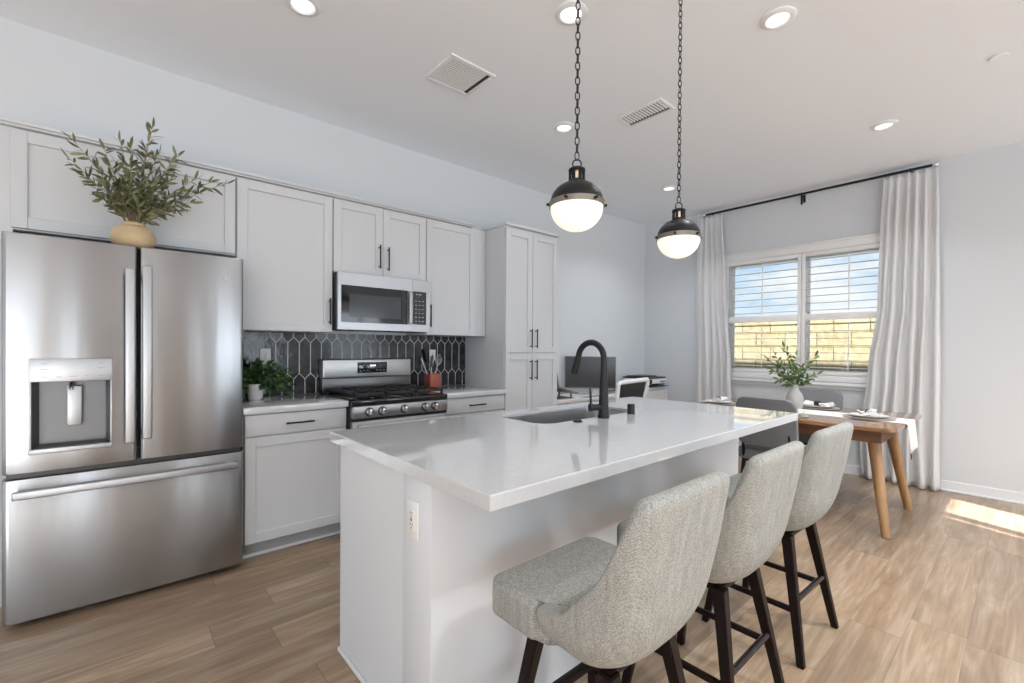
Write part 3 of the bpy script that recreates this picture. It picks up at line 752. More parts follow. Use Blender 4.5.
kp = obj('keypad', box(1.7685, 1.8875, MY+.002, MY+.018, 1.4555, 1.7155), M_BLKGLASS, t, 0)
b = BM()
for r in range(6):
    for c_ in range(3): add_box(b, 1.789+c_*.031, 1.803+c_*.031, MY+.0012, MY+.0021, 1.478+r*.032, 1.484+r*.032)
obj('keypad_marks', b, M_WICON, kp, 0)
b = BM()
for xx in (1.80, 1.812, 1.828, 1.84): add_box(b, xx-.004, xx+.004, MY+.0012, MY+.0021, 1.688, 1.700)
obj('clock_digits', b, M_WICON, kp, 0)
b = BM(); add_box(b, MX0+.05, MX0+.22, MY+.05, MY+.2, MZ0-.004, MZ0+.006); add_box(b, MX1-.22, MX1-.05, MY+.05, MY+.2, MZ0-.004, MZ0+.006); obj('vent_grille', b, M_BLKPLASTIC, t)

# ------------------------------------------------------------------ island
IX0, IX1, IY0, IY1 = .6862, 2.909, .862, 1.952
SX0_, SX1_ = 1.505, 2.29
bx0, bx1, yp0, yp1, by1 = .712, 2.862, 1.166, 1.342, 1.902
t = thing('kitchen_island', 'white kitchen island body under the long quartz top', 'island', ((bx0+bx1)/2, 1.5, 0))
b = BM(); add_box(b, bx0+.02, bx1, yp1, by1-.09, 0, .12); add_box(b, bx0+.02, SX0_-.05, yp1, by1-.022, .12, CT-.06); add_box(b, SX1_+.05, bx1, yp1, by1-.022, .12, CT-.06); add_box(b, SX0_-.05, SX1_+.05, by1-.04, by1-.022, .12, CT-.06); obj('cabinet_box', b, M_CAB, t, 0)
b = BM(); add_box(b, bx0-.006, bx1+.004, yp0, yp1-.001, 0, CT-.0405, .003); obj('seating_wall', b, M_PANEL, t)
obj('end_panel', box(bx0, bx0+.019, yp1, by1, 0, CT-.0405), M_PANEL, t, 0)
b = BM(); add_box(b, bx0-.018, bx0-.0065, yp0-.012, yp1, 0, .02, .005); add_box(b, bx0-.012, bx0-.0005, yp1, by1, 0, .02, .005); add_box(b, bx0-.018, bx1, yp0-.012, yp0-.0005, 0, .02, .005); obj('shoe_trim', b, M_TRIM, t)
nd = 4; dw = (bx1-bx0-.02)/nd
for k in range(nd):
    x0 = bx0+.02+k*dw
    bb = BM(); shaker(bb, x0+.003, x0+dw-.003, .128, .85, 0)
    for v in bb.verts: v.co.y = by1-v.co.y
    obj('door', bb, M_CAB, t, 30)
outlet((bx0-.0062, 1.271, .737), 'x', 'white duplex outlet on the near end of the island', up=.118, w=.075)
# island top with the sink cut-out
SX0, SX1, SY0, SY1 = 1.505, 2.29, 1.49, 1.845
hole = rrect(SX0, SX1, SY0, SY1, .085, 8)
def slab_with_hole(x0, x1, y0, y1, z0, z1, hole, bev=.003):
    bm = BM(); outer = [(x0, y0), (x1, y0), (x1, y1), (x0, y1)]
    def ring(poly, z): return [bm.verts.new((p[0], p[1], z)) for p in poly]
    tops = []
    o1 = ring([(x0+bev, y0+bev), (x1-bev, y0+bev), (x1-bev, y1-bev), (x0+bev, y1-bev)], z1); o2 = ring(outer, z1-bev); o3 = ring(outer, z0)
    h1 = ring(hole, z1); h2 = ring(hole, z1-.014)
    for a, c_ in ((o1, o2), (o2, o3)):
        for i in range(4): bm.faces.new((a[i], c_[i], c_[(i+1) % 4], a[(i+1) % 4]))
    n = len(hole)
    for i in range(n): bm.faces.new((h1[i], h1[(i+1) % n], h2[(i+1) % n], h2[i]))
    for oo, hh in ((o1, h1), (o3, h2)):
        es = []
        for L in (oo, hh):
            for i in range(len(L)):
                e = bm.edges.get((L[i], L[(i+1) % len(L)]))
                es.append(e)
        bmesh.ops.triangle_fill(bm, edges=es, use_beauty=True)
    return bm
o = obj('island_countertop', slab_with_hole(IX0, IX1, IY0, IY1, CT-.04, CT, hole), M_QUARTZ, None, 30, loc=((IX0+IX1)/2, 1.4, CT-.04)); tag(o, 'long white quartz island top overhanging the three stools', 'countertop')
# sink
t = thing('kitchen_sink', 'undermount stainless sink set in the island top', 'sink', ((SX0+SX1)/2, (SY0+SY1)/2, CT-.25))
bm = BM(); rings = []
for off, z in ((.008, CT-.0165), (-.001, CT-.0165), (-.003, CT-.04), (-.010, CT-.20), (-.045, CT-.235)):
    rings.append([bm.verts.new((x, y, z)) for x, y in rrect(SX0-off, SX1+off, SY0-off, SY1+off, max(.03, .085+off), 8)])
for a, c_ in zip(rings, rings[1:]):
    for i in range(len(a)): bm.faces.new((a[i], a[(i+1) % len(a)], c_[(i+1) % len(a)], c_[i])).smooth = True
bm.faces.new(rings[-1][::-1]); obj('basin', bm, pmat('sink_steel', (.50, .505, .51), .28, 1.0), t, 40)
b = BM(); add_lathe(b, [(.045, CT-.2345), (.045, CT-.231), (.03, CT-.232), (0, CT-.233)], (SX0+SX1)/2, (SY0+SY1)/2, 24); obj('drain', b, M_CHROME, t)
# faucet
fx, fy = 1.90, 1.449
t = thing('kitchen_faucet', 'matte black gooseneck pull-down faucet on the island', 'faucet', (fx, fy, CT))
b = BM(); add_lathe(b, [(.030, CT), (.030, CT+.012), (.0265, CT+.02), (.0235, CT+.12), (.019, CT+.20), (.0165, CT+.28)], fx, fy, 24); obj('body', b, M_BLACK, t)
pts = [(fx, fy, CT+.275), (fx, fy, CT+.305)]
for i in range(17):
    a = PI-i*PI*.94/16; pts.append((fx, fy+.085+.085*math.cos(a), CT+.305+.085*math.sin(a)))
ex, ey, ez = pts[-1]; dv = (Vector(pts[-1])-Vector(pts[-2])).normalized(); e2 = Vector(pts[-1])+dv*.02; pts.append(tuple(e2))
b = BM(); add_tube(b, pts, .0162, 16); obj('spout', b, M_BLACK, t)
e3 = e2+dv*.085
b = BM(); add_cone(b, e2-dv*.01, e2+dv*.03, .0175, .0188, 18); add_cone(b, e2+dv*.03, e3, .0195, .021, 18); obj('spray_head', b, M_BLACK, t)
b = BM(); add_cone(b, (fx, fy, CT+.055), (fx-.055, fy+.03, CT+.055), .0165, n=16); add_cone(b, (fx-.055, fy+.03, CT+.055), (fx-.068, fy+.037, CT+.055), .020, n=16)
add_cone(b, (fx-.06, fy+.033, CT+.06), (fx-.066, fy+.036, CT+.155), .0065, .005, 10); obj('handle', b, M_BLACK, t)
b = BM(); add_lathe(b, [(.0205, CT), (.0205, CT+.048), (.0185, CT+.053), (0, CT+.054)], 2.14, 1.445, 24)
o = obj('air_gap_cap', b, M_BLACK, None, loc=(2.14, 1.445, CT)); tag(o, 'small black cylinder cap on the counter right of the faucet', 'air gap')
b = BM(); add_lathe(b, [(.024, CT), (.024, CT+.004), (.018, CT+.006), (.017, CT+.010), (0, CT+.0105)], 1.70, 1.452, 24)
o = obj('air_switch_button', b, M_BLACK, None, loc=(1.70, 1.452, CT)); tag(o, 'flat round black button on the counter left of the faucet', 'button')

# ------------------------------------------------------------------ bar stools
def lerp_tab(tab, x):
    if x <= tab[0][0]: return tab[0][1]
    for (a, va), (c_, vc) in zip(tab, tab[1:]):
        if x <= c_:
            k = (x-a)/(c_-a); return va+(vc-va)*k
    return tab[-1][1]
def stool_shell():
    bm = BM(); n = 5.0; NT, NV = 46, 12
    def plan(th, z):
        w = min(1, max(0, (z-.488)/.17)); w = math.sqrt(max(0, 1-(1-w)**2.2))
        lean = max(0, z-.49); nn = 2.5+3.2*min(1, lean/.3)
        a = .120+.117*w+.018*max(0, z-.69); bq = .070+.080*w+.165*lean
        c_, s__ = math.cos(th), math.sin(th)
        q = abs(s__)**(2/nn)
        return a*math.copysign(abs(c_)**(2/nn), c_), -.055-bq*q, q
    ztab = [(0, .640), (.25, .678), (.48, .728), (.64, .80), (.77, .885), (.87, .935), (.95, .952), (1.0, .956)]
    # arc-length parametrisation over the U, with straight ends
    ths = [PI*i/800 for i in range(801)]; pts = [plan(t_, .62) for t_ in ths]; acc = [0]
    for p0, p1 in zip(pts, pts[1:]): acc.append(acc[-1]+math.hypot(p1[0]-p0[0], p1[1]-p0[1]))
    ext = .095; tot = acc[-1]+2*ext; cols = []
    for i in range(NT+1):
        s__ = tot*i/NT-ext
        if s__ < 0: th, dy = 0.0, -s__
        elif s__ > acc[-1]: th, dy = PI, s__-acc[-1]
        else:
            k = min(range(len(acc)), key=lambda j: abs(acc[j]-s__)); th, dy = ths[k], 0
        col = []
        q0 = plan(th, .8)[2]
        ztop = lerp_tab(ztab, q0) - dy*.30
        zbot = .490 + .030*(1-q0)**2 + dy*.25
        for j in range(NV+1):
            v = j/NV; z = zbot+(ztop-zbot)*v
            x, y, q = plan(th, z)
            tuck = 0.0
            ce = math.hypot(x, y+.055) or 1
            x -= tuck*x/ce; y -= tuck*(y+.055)/ce
            yb = -.055 if dy > 0 else y
            if q < .02 and dy == 0: yb = y
            col.append(bm.verts.new((x, (y+dy) if dy > 0 else yb, z)))
        cols.append(col)
    for a, c_ in zip(cols, cols[1:]):
        for j in range(NV): bm.faces.new((a[j], a[j+1], c_[j+1], c_[j]))
    return bm
def seat_bm():
    bm = BM()
    poly = [(-.085, -.155), (.085, -.155), (.150, -.095), (.178, .0), (.188, .035), (.232, .055), (.232, .21), (.205, .240), (-.205, .240), (-.232, .21), (-.232, .055), (-.188, .035), (-.178, .0), (-.150, -.095)]
    add_prism(bm, poly, .515, .622, .022, 3)
    return bm
def make_stool(label):
    t = thing('bar_stool', label, 'stool', (0, 0, 0), 'counter stools along the island')
    sh = obj('backrest', stool_shell(), M_FABRIC, t, 0)
    m = sh.modifiers.new('thick', 'SOLIDIFY'); m.thickness = .046; m.offset = -1
    m2 = sh.modifiers.new('sub', 'SUBSURF'); m2.levels = 2; m2.render_levels = 2
    sh.data.polygons.foreach_set('use_smooth', [True]*len(sh.data.polygons))
    se = obj('seat', seat_bm(), M_FABRIC, t, 60)
    m3 = se.modifiers.new('bev', 'BEVEL'); m3.width = .012; m3.segments = 3; m3.limit_method = 'ANGLE'
    b = BM(); add_box(b, -.135, .135, -.125, .165, .470, .490, .006); add_box(b, -.11, .11, -.10, .15, .487, .516, .004); obj('seat_base', b, M_LEG, t)
    def leg(sx, sy):
        b = BM(); tp = Vector((sx*.128, sy*.122+.005, .487)); bt = Vector((sx*.209, sy*.200, 0)); w0, w1 = .020, .0135
        a = [b.verts.new(tp+Vector((dx*w0, dy*w0, 0))) for dx, dy in ((-1, -1), (1, -1), (1, 1), (-1, 1))]
        c_ = [b.verts.new(bt+Vector((dx*w1, dy*w1, 0))) for dx, dy in ((-1, -1), (1, -1), (1, 1), (-1, 1))]
        b.faces.new(a); b.faces.new(c_[::-1])
        for i in range(4): b.faces.new((a[i], a[(i+1) % 4], c_[(i+1) % 4], c_[i]))
        bmesh.ops.bevel(b, geom=b.edges[:], offset=.003, segments=2, affect='EDGES')
        return b
    for sx in (-1, 1):
        for sy in (-1, 1): obj('leg', leg(sx, sy), M_LEG, t)
    def at(sx, sy, z):
        k = z/.487; return Vector((sx*(.209+(.128-.209)*k), sy*(.200+(.122-.200)*k), z))
    for sx in (-1, 1):
        b = BM(); p, q = at(sx, -1, .20), at(sx, 1, .20); add_box(b, min(p.x, q.x)-.007, max(p.x, q.x)+.007, p.y, q.y, .189, .211, .002); obj('stretcher', b, M_LEG, t)
    b = BM(); add_cone(b, at(-1, -1, .235), at(1, -1, .235), .0115, n=14); obj('stretcher', b, pmat('glossy_dark_rail', (.03, .02, .018), .18, .4), t)
    b = BM(); p, q = at(-1, 1, .235), at(1, 1, .235); add_box(b, p.x, q.x, p.y-.012, p.y+.012, .222, .248, .003); obj('footrest', b, M_LEG, t)
    return t
st0 = make_stool('oatmeal fabric counter stool nearest the camera, seat and whole back in view')
stools = [(st0, 1.035, .785, 0)]
for lab, x, y, rz in (('oatmeal fabric counter stool in the middle of the row of three', 1.635, .785, 0),
                      ('oatmeal fabric counter stool farthest along the island, beside the dining table', 2.287, .785, -2)):
    c2 = copy_tree(st0); c2['label'] = lab; stools.append((c2, x, y, rz))
for o, x, y, rz in stools: o.location = (x, y, 0); o.rotation_euler = (0, 0, math.radians(rz))

# ------------------------------------------------------------------ pendants
def pendant(x, y, label):
    t = thing('pendant_light', label, 'pendant lamp', (x, y, H), 'pendants over the island')
    zb = 1.800; K = .80
    def sc(b):
        for v in b.verts: v.co = Vector((x+(v.co.x-x)*K, y+(v.co.y-y)*K, zb+(v.co.z-zb)*K))
        return b
    b = BM(); add_lathe(b, [(0, H-.03), (.03, H-.028), (.058, H-.012), (.062, H)], x, y, 32); obj('canopy', b, M_BLACK, t)
    b = BM(); gl = [(0.0, zb-.119)]
    for i in range(1, 15):
        a = -PI/2+PI/2*i/14; gl.append((.120*math.cos(a), zb-.010+.109*math.sin(a)))
    gl.append((.120, zb)); add_lathe(b, gl, x, y, 40, False, True); obj('glass_globe', sc(b), M_GLOBE, t)
    b = BM(); add_lathe(b, [(.1205, zb-.010), (.1265, zb-.010), (.1265, zb+.014), (.121, zb+.016)], x, y, 40, False, False); add_lathe(b, [(.1205, zb-.010), (.1205, zb+.016), (.121, zb+.016)], x, y, 40, False, False)
    bn = obj('band', sc(b), M_NICKEL, t)
    for k in range(6):
        a = PI*2*k/6+.35; b = BM(); c_, s__ = math.cos(a), math.sin(a)
        add_cone(b, (x+.126*c_, y+.126*s__, zb+.002), (x+.139*c_, y+.139*s__, zb+.002), .0075, .0065, 12); obj('thumbscrew', sc(b), M_BLACK, bn)
    b = BM(); dm = []
    for i in range(11):
        a = (PI/2*.80)*i/10; dm.append((.1205*math.cos(a), zb+.012+.098*math.sin(a)))
    dm += [(.034, zb+.108), (0, zb+.108)]; add_lathe(b, dm, x, y, 40, True, False); obj('dome', sc(b), M_BLACK, t)
    z0 = zb+.105; z1 = z0+.060
    b = BM(); add_lathe(b, [(.038, z0), (.039, z0+.008), (.033, z0+.011), (0, z0+.011)], x, y, 24); add_lathe(b, [(0, z1-.012), (.034, z1-.012), (.039, z1-.008), (.038, z1), (.028, z1+.006), (0, z1+.008)], x, y, 24)
    for k in range(6):
        a = 2*PI*k/6+.2; add_box(b, x+.031*math.cos(a)-.0045, x+.031*math.cos(a)+.0045, y+.031*math.sin(a)-.0045, y+.031*math.sin(a)+.0045, z0+.008, z1-.01)
    nk = obj('neck', sc(b), M_BLACK, t)
    b = BM(); add_lathe(b, [(.024, z0+.01), (.024, z1-.011)], x, y, 20); obj('neck_core', sc(b), M_BRASS, nk)
    b = BM(); zl = z1+.024; d1 = Vector((_s, -_c, 0))
    add_tube(b, [Vector((x, y, zl))+d1*(.020*math.cos(a))+Vector((0, 0, .020*math.sin(a))) for a in [2*PI*i/20 for i in range(20)]], .0034, 8, True); obj('hanging_ring', sc(b), M_BLACK, t)
    b = BM(); z = zb+(zl+.017-zb)*K; L, w, r = .037, .0080, .0023; k = 0
    while z < H-.02:
        ang = YAW-PI/2+.15+(k % 2)*PI/2; d = Vector((math.cos(ang), math.sin(ang), 0)); zc = z+L/2-r
        pts = []
        for i in range(14):
            a = 2*PI*i/14; ca, sa = math.cos(a), math.sin(a)
            pts.append(Vector((x, y, zc))+d*(w*ca*(1-.15*abs(sa)))+Vector((0, 0, (L/2-r)*math.copysign(abs(sa)**.7, sa))))
        add_tube(b, pts, r, 6, True); z += L-4.2*r; k += 1
    obj('chain', b, M_BLACK, t)
    return t
pendant(1.274, 1.10, 'black dome pendant nearer the camera, hanging left of the other')
pendant(2.006, 1.10, 'black dome pendant farther away, hanging right over the island end')

# ------------------------------------------------------------------ ceiling fixtures
def downlight(x, y, label, watts=5):
    t = thing('recessed_light', label, 'ceiling light', (x, y, H), 'recessed ceiling lights')
    b = BM(); add_lathe(b, [(.052, H-.004), (.058, H-.014), (.070, H-.013), (.083, H-.006), (.085, H)], x, y, 40, False, False); obj('trim_ring', b, M_TRIM, t)
    b = BM(); add_lathe(b, [(0, H-.004), (.053, H-.0045)], x, y, 32, False, False); obj('lens', b, M_LENS, t)
    d = bpy.data.lights.new('downlight_lamp', 'AREA'); d.shape = 'DISK'; d.size = .10; d.energy = watts; d.color = (.965, .985, 1.0); d.spread = math.radians(125)
    o = bpy.data.objects.new('downlight_lamp', d); C.objects.link(o); o.location = (x, y, H-.02)
for x, y, l, w_ in ((1.782, 1.586, 'recessed light at the top edge beside the nearer pendant chain', 1.5),
                (2.62, .888, 'recessed light high right of the farther pendant chain', 7),
                (2.66, 2.433, 'small recessed light left of the nearer pendant lamp, above it', 1.5),
                (4.477, .759, 'recessed light nearest the dining window curtain rod', 9),
                (4.518, 2.593, 'farthest recessed light, just left of the farther pendant chain', 9),
                (.718, 2.45, 'recessed light above the tall cabinet next to the refrigerator, at the top edge', 1.5),
                (1.55, -.95, 'added unseen fill light in the living room ceiling, left of its row', 26), (2.95, -.75, 'added unseen fill light in the living room ceiling, middle of its row', 28), (3.9, -1.0, 'added unseen fill light in the living room ceiling, right of its row', 13)):  # living room lamps are unseen, added to brighten floor and island front
    downlight(x, y, l, w_)
def vent(x0, x1, y0, y1, n, along, label):
    t = thing('ceiling_vent', label, 'air vent', ((x0+x1)/2, (y0+y1)/2, H), 'ceiling air vents')
    w = .024; b = BM(); z0, z1 = H-.012, H-.0005
    add_box(b, x0, x1, y0, y0+w, z0, z1, .003); add_box(b, x0, x1, y1-w, y1, z0, z1, .003); add_box(b, x0, x0+w, y0+w, y1-w, z0, z1, .003); add_box(b, x1-w, x1, y0+w, y1-w, z0, z1, .003)
    obj('frame', b, M_TRIM, t)
    obj('duct_shade', box(x0+w, x1-w, y0+w, y1-w, H-.0016, H-.0006), M_VOID, t, 0)  # dark plate on the ceiling stands in for the shaded duct depth
    for k in range(n):
        bm = BM(); add_box(bm, -.0105, .0105, -.0009, .0009, 0, 1)
        yy = y0+w+(y1-y0-2*w)*(k+.5)/n; m_ = Matrix.Translation((x0+w, yy, H-.0085)) @ Matrix.Rotation(PI/2, 4, 'Y') @ Matrix.Rotation(math.radians(70), 4, 'Z') @ Matrix.Diagonal(((y1-y0-2*w)/n*.025/.001, 1, x1-x0-2*w-.03, 1))
        bmesh.ops.transform(bm, matrix=m_, verts=bm.verts[:]); obj('slat', bm, M_TRIM, t, 0)
vent(1.495, 1.832, 2.262, 2.578, 16, 'x', 'square white ceiling vent above the cabinets, left of the pendants')
vent(2.838, 3.045, 1.70, 2.087, 14, 'x', 'narrow rectangular white ceiling vent between the two pendant chains')
for x, y, l in ((3.93, .135, 'flat white sprinkler cover on the ceiling near the right edge'), (3.94, 3.09, 'flat white sprinkler cover on the ceiling behind the nearer pendant')):
    b = BM(); add_lathe(b, [(0, H-.012), (.04, H-.012), (.041, H-.009), (.030, H-.0085), (.030, H)], x, y, 32, False, True); o = obj('sprinkler_cover', b, M_CEIL, None, loc=(x, y, H)); tag(o, l, 'sprinkler cover', 'ceiling sprinkler covers')

# ------------------------------------------------------------------ curtains
RXc, RZ = 5.585, 2.957
t = thing('curtain_rod', 'black curtain rod with clear finials above the dining window', 'curtain rod', (RXc, 1.64, RZ))
b = BM(); add_cone(b, (RXc, .60, RZ), (RXc, 2.70, RZ), .0125, n=14); obj('rod', b, M_BLACK, t)
for y, s in ((.60, -1), (2.70, 1)):
    b = BM(); pr_ = [(0.0, 0), (.010, .002), (.019, .014), (.022, .026), (.018, .040), (.008, .05), (0, .052)]
    bmesh_t = bmesh.new(); add_lathe(bmesh_t, pr_, 0, 0, 16, False, False); merge(b, bmesh_t, Matrix.Translation((RXc, y, RZ)) @ Matrix.Rotation(-s*PI/2, 4, 'X')); obj('finial', b, M_CRYSTAL, t)
for y in (.75, 1.64, 2.62):
    b = BM(); add_cone(b, (RXc, y, RZ-.012), (XW-.004, y, RZ-.02), .006, n=10); add_box(b, XW-.006, XW-.0005, y-.012, y+.012, RZ-.075, RZ+.01, .002)
    add_tube(b, [(RXc+.013*math.cos(a), y, RZ+.0145*math.sin(a)) for a in [2*PI*i/14 for i in range(14)]], .003, 6, True)
    if y == 1.64: add_box(b, RXc-.008, RXc+.012, y-.009, y+.009, RZ-.115, RZ-.008, .003)
    obj('bracket', b, M_BLACK, t)
def curtain(rows, folds, label, amp=.032, seed=1):
    """rows: list of (z, yL, yR, amp multiplier) from top to bottom"""
    rnd = random.Random(seed); ph = [rnd.uniform(-.5, .5) for _ in range(folds+2)]; am = [rnd.uniform(.65, 1.25) for _ in range(folds+2)]
    bm = BM(); NU = folds*12; NVv = 60; g = []
    zt, zb = rows[0][0], rows[-1][0]
    def row(z):
        for a, c_ in zip(rows, rows[1:]):
            if z <= a[0]+1e-6 and z >= c_[0]-1e-6:
                k = (a[0]-z)/(a[0]-c_[0]); k = k*k*(3-2*k); return [a[i]+(c_[i]-a[i])*k for i in range(1, 4)]
        return rows[-1][1:]
    for j in range(NVv+1):
        z = zt+(zb-zt)*(j/NVv); yl, yr, mu = row(z); col = []
        d = (zt-z)/(zt-zb)
        for i in range(NU+1):
            u = i/NU; f = u*folds; k = int(min(folds-1, f)); w = f-k
            A = amp*mu*(am[k]*(1-w)+am[k+1]*w)
            uu = u+.012*math.sin(2*PI*(f*.5+ph[k])+3*d)*math.sin(PI*u)
            sn = math.sin(2*PI*f+.8*math.sin(2.2*d+ph[k]*2))
            sharp = math.copysign(abs(sn)**(.75), sn)
            x = RXc-.004+A*sharp + .012*math.sin(5*d+u*7)*d
            pin = max(0, 1-d*14)
            x = x*(1-pin*.45)+(RXc+.0)*pin*.45
            x = min(x, XW-.05)
            col.append(bm.verts.new((x, yl+(yr-yl)*uu+.006*math.sin(9*d+f*3)*d, z)))
        g.append(col)
    for a, c_ in zip(g, g[1:]):
        for i in range(NU): bm.faces.new((a[i], a[i+1], c_[i+1], c_[i])).smooth = True
    o = obj('curtain', bm, M_CURT, None, 0, loc=(RXc, (rows[0][1]+rows[0][2])/2, 0)); o.data.polygons.foreach_set('use_smooth', [True]*len(o.data.polygons))
    m = o.modifiers.new('cloth', 'SOLIDIFY'); m.thickness = .003; m.offset = 0
    return tag(o, label, 'curtain', 'pleated curtains of the dining window')
curtain([(2.935, .945, .555, .75), (2.4, .965, .545, .85), (1.76, .985, .535, 1.0), (1.05, 1.055, .53, 1.1), (.45, 1.105, .525, 1.25), (.012, 1.09, .515, 1.5)], 6,
        'white pleated curtain right of the window, reaching the floor behind the table', .030, 3)
curtain([(2.935, 2.80, 2.485, .75), (2.0, 2.815, 2.44, .9), (1.0, 2.80, 2.37, 1.1), (.012, 2.80, 2.32, 1.3)], 5,
        'white pleated curtain left of the window, toward the room corner', .028, 9)

# ------------------------------------------------------------------ leaves
def leaf(bm, base, d, n, L, w, fold=.18, curl=.18):
    d = Vector(d).normalized(); n = Vector(n); n = (n-d*n.dot(d))
    if n.length < 1e-3: n = d.orthogonal()
    n.normalize(); s = d.cross(n)
    prof = [(0, .05), (.22, .75), (.5, 1.0), (.78, .66), (1.0, .0)]
    L_, Md, R_ = [], [], []
    for t_, k in prof:
        c_ = Vector(base)+d*(L*t_)-n*(curl*L*t_*t_); hw = w*.5*k
        Md.append(bm.verts.new(c_)); L_.append(bm.verts.new(c_+s*hw+n*(fold*hw))); R_.append(bm.verts.new(c_-s*hw+n*(fold*hw)))
    for i in range(4):
        for a, b2 in ((L_, Md), (Md, R_)):
            try: bm.faces.new((a[i], a[i+1], b2[i+1], b2[i])).smooth = True
            except ValueError: pass
def rv(r): 
    while True:
        v = Vector((r.uniform(-1, 1), r.uniform(-1, 1), r.uniform(-1, 1)))
        if .05 < v.length < 1: return v.normalized()
def branch(bl, bs, p0, p1, rnd, nl, L, w, sr, bend=.15, leaf_from=.25, side=None):
    p0, p1 = Vector(p0), Vector(p1); D = p1-p0; up = Vector((0, 0, 1))
    ctrl = p0+D*.45+up*(bend*D.length)+rv(rnd)*.02
    pts = [(p0*(1-t_)**2+ctrl*2*t_*(1-t_)+p1*t_**2) for t_ in [i/10 for i in range(11)]]
    add_tube(bs, pts, [sr*(1-.65*i/10) for i in range(11)], 5)
    for i in range(nl):
        t_ = leaf_from+(1-leaf_from)*(i+.5)/nl
        p = p0*(1-t_)**2+ctrl*2*t_*(1-t_)+p1*t_**2; dr = (ctrl-p0)*(1-t_)+(p1-ctrl)*t_; dr.normalize()
        sd_ = dr.cross(rv(rnd)).normalized()
        d = (dr*rnd.uniform(.35, .9)+sd_*rnd.uniform(.6, 1)).normalized()
        leaf(bl, p, d, rv(rnd)+up*.4, L*rnd.uniform(.65, 1.15), w*rnd.uniform(.8, 1.15), curl=rnd.uniform(-.05, .35))
    leaf(bl, p1, (pts[-1]-pts[-2]), rv(rnd), L, w)

# vase with olive branches on the refrigerator
VZ = 1.7735; vx, vy = .072, 3.065
b = BM(); add_lathe(b, [(.055, VZ), (.076, VZ+.010), (.091, VZ+.036), (.094, VZ+.062), (.084, VZ+.094), (.060, VZ+.114), (.046, VZ+.120), (.046, VZ+.128), (.051, VZ+.133), (.046, VZ+.132), (.040, VZ+.122), (.045, VZ+.106), (0, VZ+.10)], vx, vy, 36)
o = obj('stoneware_vase', b, M_TANVASE, None, 40, loc=(vx, vy, VZ)); tag(o, 'round sand-coloured stoneware vase standing on the refrigerator', 'vase')
t = thing('olive_branches', 'leafy olive branches standing in the sand-coloured vase', 'branches', (vx, vy, VZ+.105))
rnd = random.Random(21); bl, bs = BM(), BM()
tips = [(.145, 3.0, 2.40), (.128, 3.02, 2.33), (-.162, 3.03, 2.165), (-.150, 3.0, 2.245), (-.11, 3.05, 2.10), (.475, 3.02, 2.20), (.40, 3.03, 2.19), (.255, 3.05, 2.30), (.33, 2.98, 2.18), (.02, 3.0, 2.29), (-.04, 3.05, 2.25), (.06, 2.98, 2.27),
        (.22, 3.0, 2.24), (.16, 3.07, 2.18), (.10, 3.0, 2.19), (-.06, 3.0, 2.13), (.0, 2.97, 2.17), (.20, 2.96, 2.12), (.27, 3.02, 2.10), (.05, 2.95, 2.10), (.13, 2.96, 2.08), (-.03, 3.02, 2.05), (.24, 3.06, 2.03), (.10, 3.08, 2.06), (.06, 3.03, 2.20), (.17, 3.02, 2.28), (.31, 3.0, 2.05), (-.01, 3.03, 2.11), (.12, 2.95, 2.02), (.0, 2.96, 2.03), (.19, 2.97, 2.04), (.06, 3.0, 2.08), (.15, 3.02, 2.12), (.02, 3.05, 2.08), (.22, 3.02, 2.16), (.08, 2.95, 1.99), (.17, 2.95, 1.98), (.25, 2.98, 1.99), (-.05, 2.98, 1.99)]
for i, tp in enumerate(tips):
    a = 2*PI*i/len(tips); p0 = (vx+.02*math.cos(a), vy+.02*math.sin(a), VZ+.105)
    ln = (Vector(tp)-Vector(p0)).length
    branch(bl, bs, p0, tp, rnd, int(9+ln*34), .058, .0155, .0034, .10 if tp[2] > 2.15 else .2, .22)
obj('foliage', bl, M_OLIVE, t, 0); obj('stems', bs, M_STEM, t)

# potted plant on the left counter
px, py = .712, 3.44
t = thing('potted_plant', 'small leafy green plant in a white pot on the left counter', 'plant', (px, py, CT))
b = BM(); add_lathe(b, [(.040, CT), (.043, CT+.003), (.055, CT+.085), (.056, CT+.105), (.050, CT+.105), (.047, CT+.088), (0, CT+.085)], px, py, 32); obj('pot', b, M_POT, t)
b = BM(); add_lathe(b, [(.046, CT+.086), (.03, CT+.092), (0, CT+.093)], px, py, 20); obj('soil', b, M_SOIL, t)
rnd = random.Random(5); bl, bs = BM(), BM()
for i in range(44):
    a = rnd.uniform(0, 2*PI); rr = rnd.uniform(.02, .15); zz = CT+.10+rnd.uniform(.0, .17)*(1-.55*rr/.15)
    tp = (px+.045+rr*math.cos(a)*1.15, py-.02+rr*math.sin(a)*.75, zz-.05*(rr > .11))
    tp = (max(tp[0], .585), min(tp[1], 3.57), tp[2])
    branch(bl, bs, (px+.01*math.cos(a), py+.01*math.sin(a), CT+.09), tp, rnd, 4, .05, .030, .0022, .35, .5)
for k in range(5):
    tp = (px+.20+.012*k, py-.02+.02*k, CT+.045+.03*k); branch(bl, bs, (px, py, CT+.1), tp, rnd, 7, .045, .026, .002, .45, .45)
for bm_ in (bl, bs):
    for v in bm_.verts:
        v.co.y = min(v.co.y, 3.592); v.co.x = max(v.co.x, .558); v.co.z = max(v.co.z, CT+.006)
obj('foliage', bl, M_GREEN, t, 0); obj('stems', bs, M_GSTEM, t)

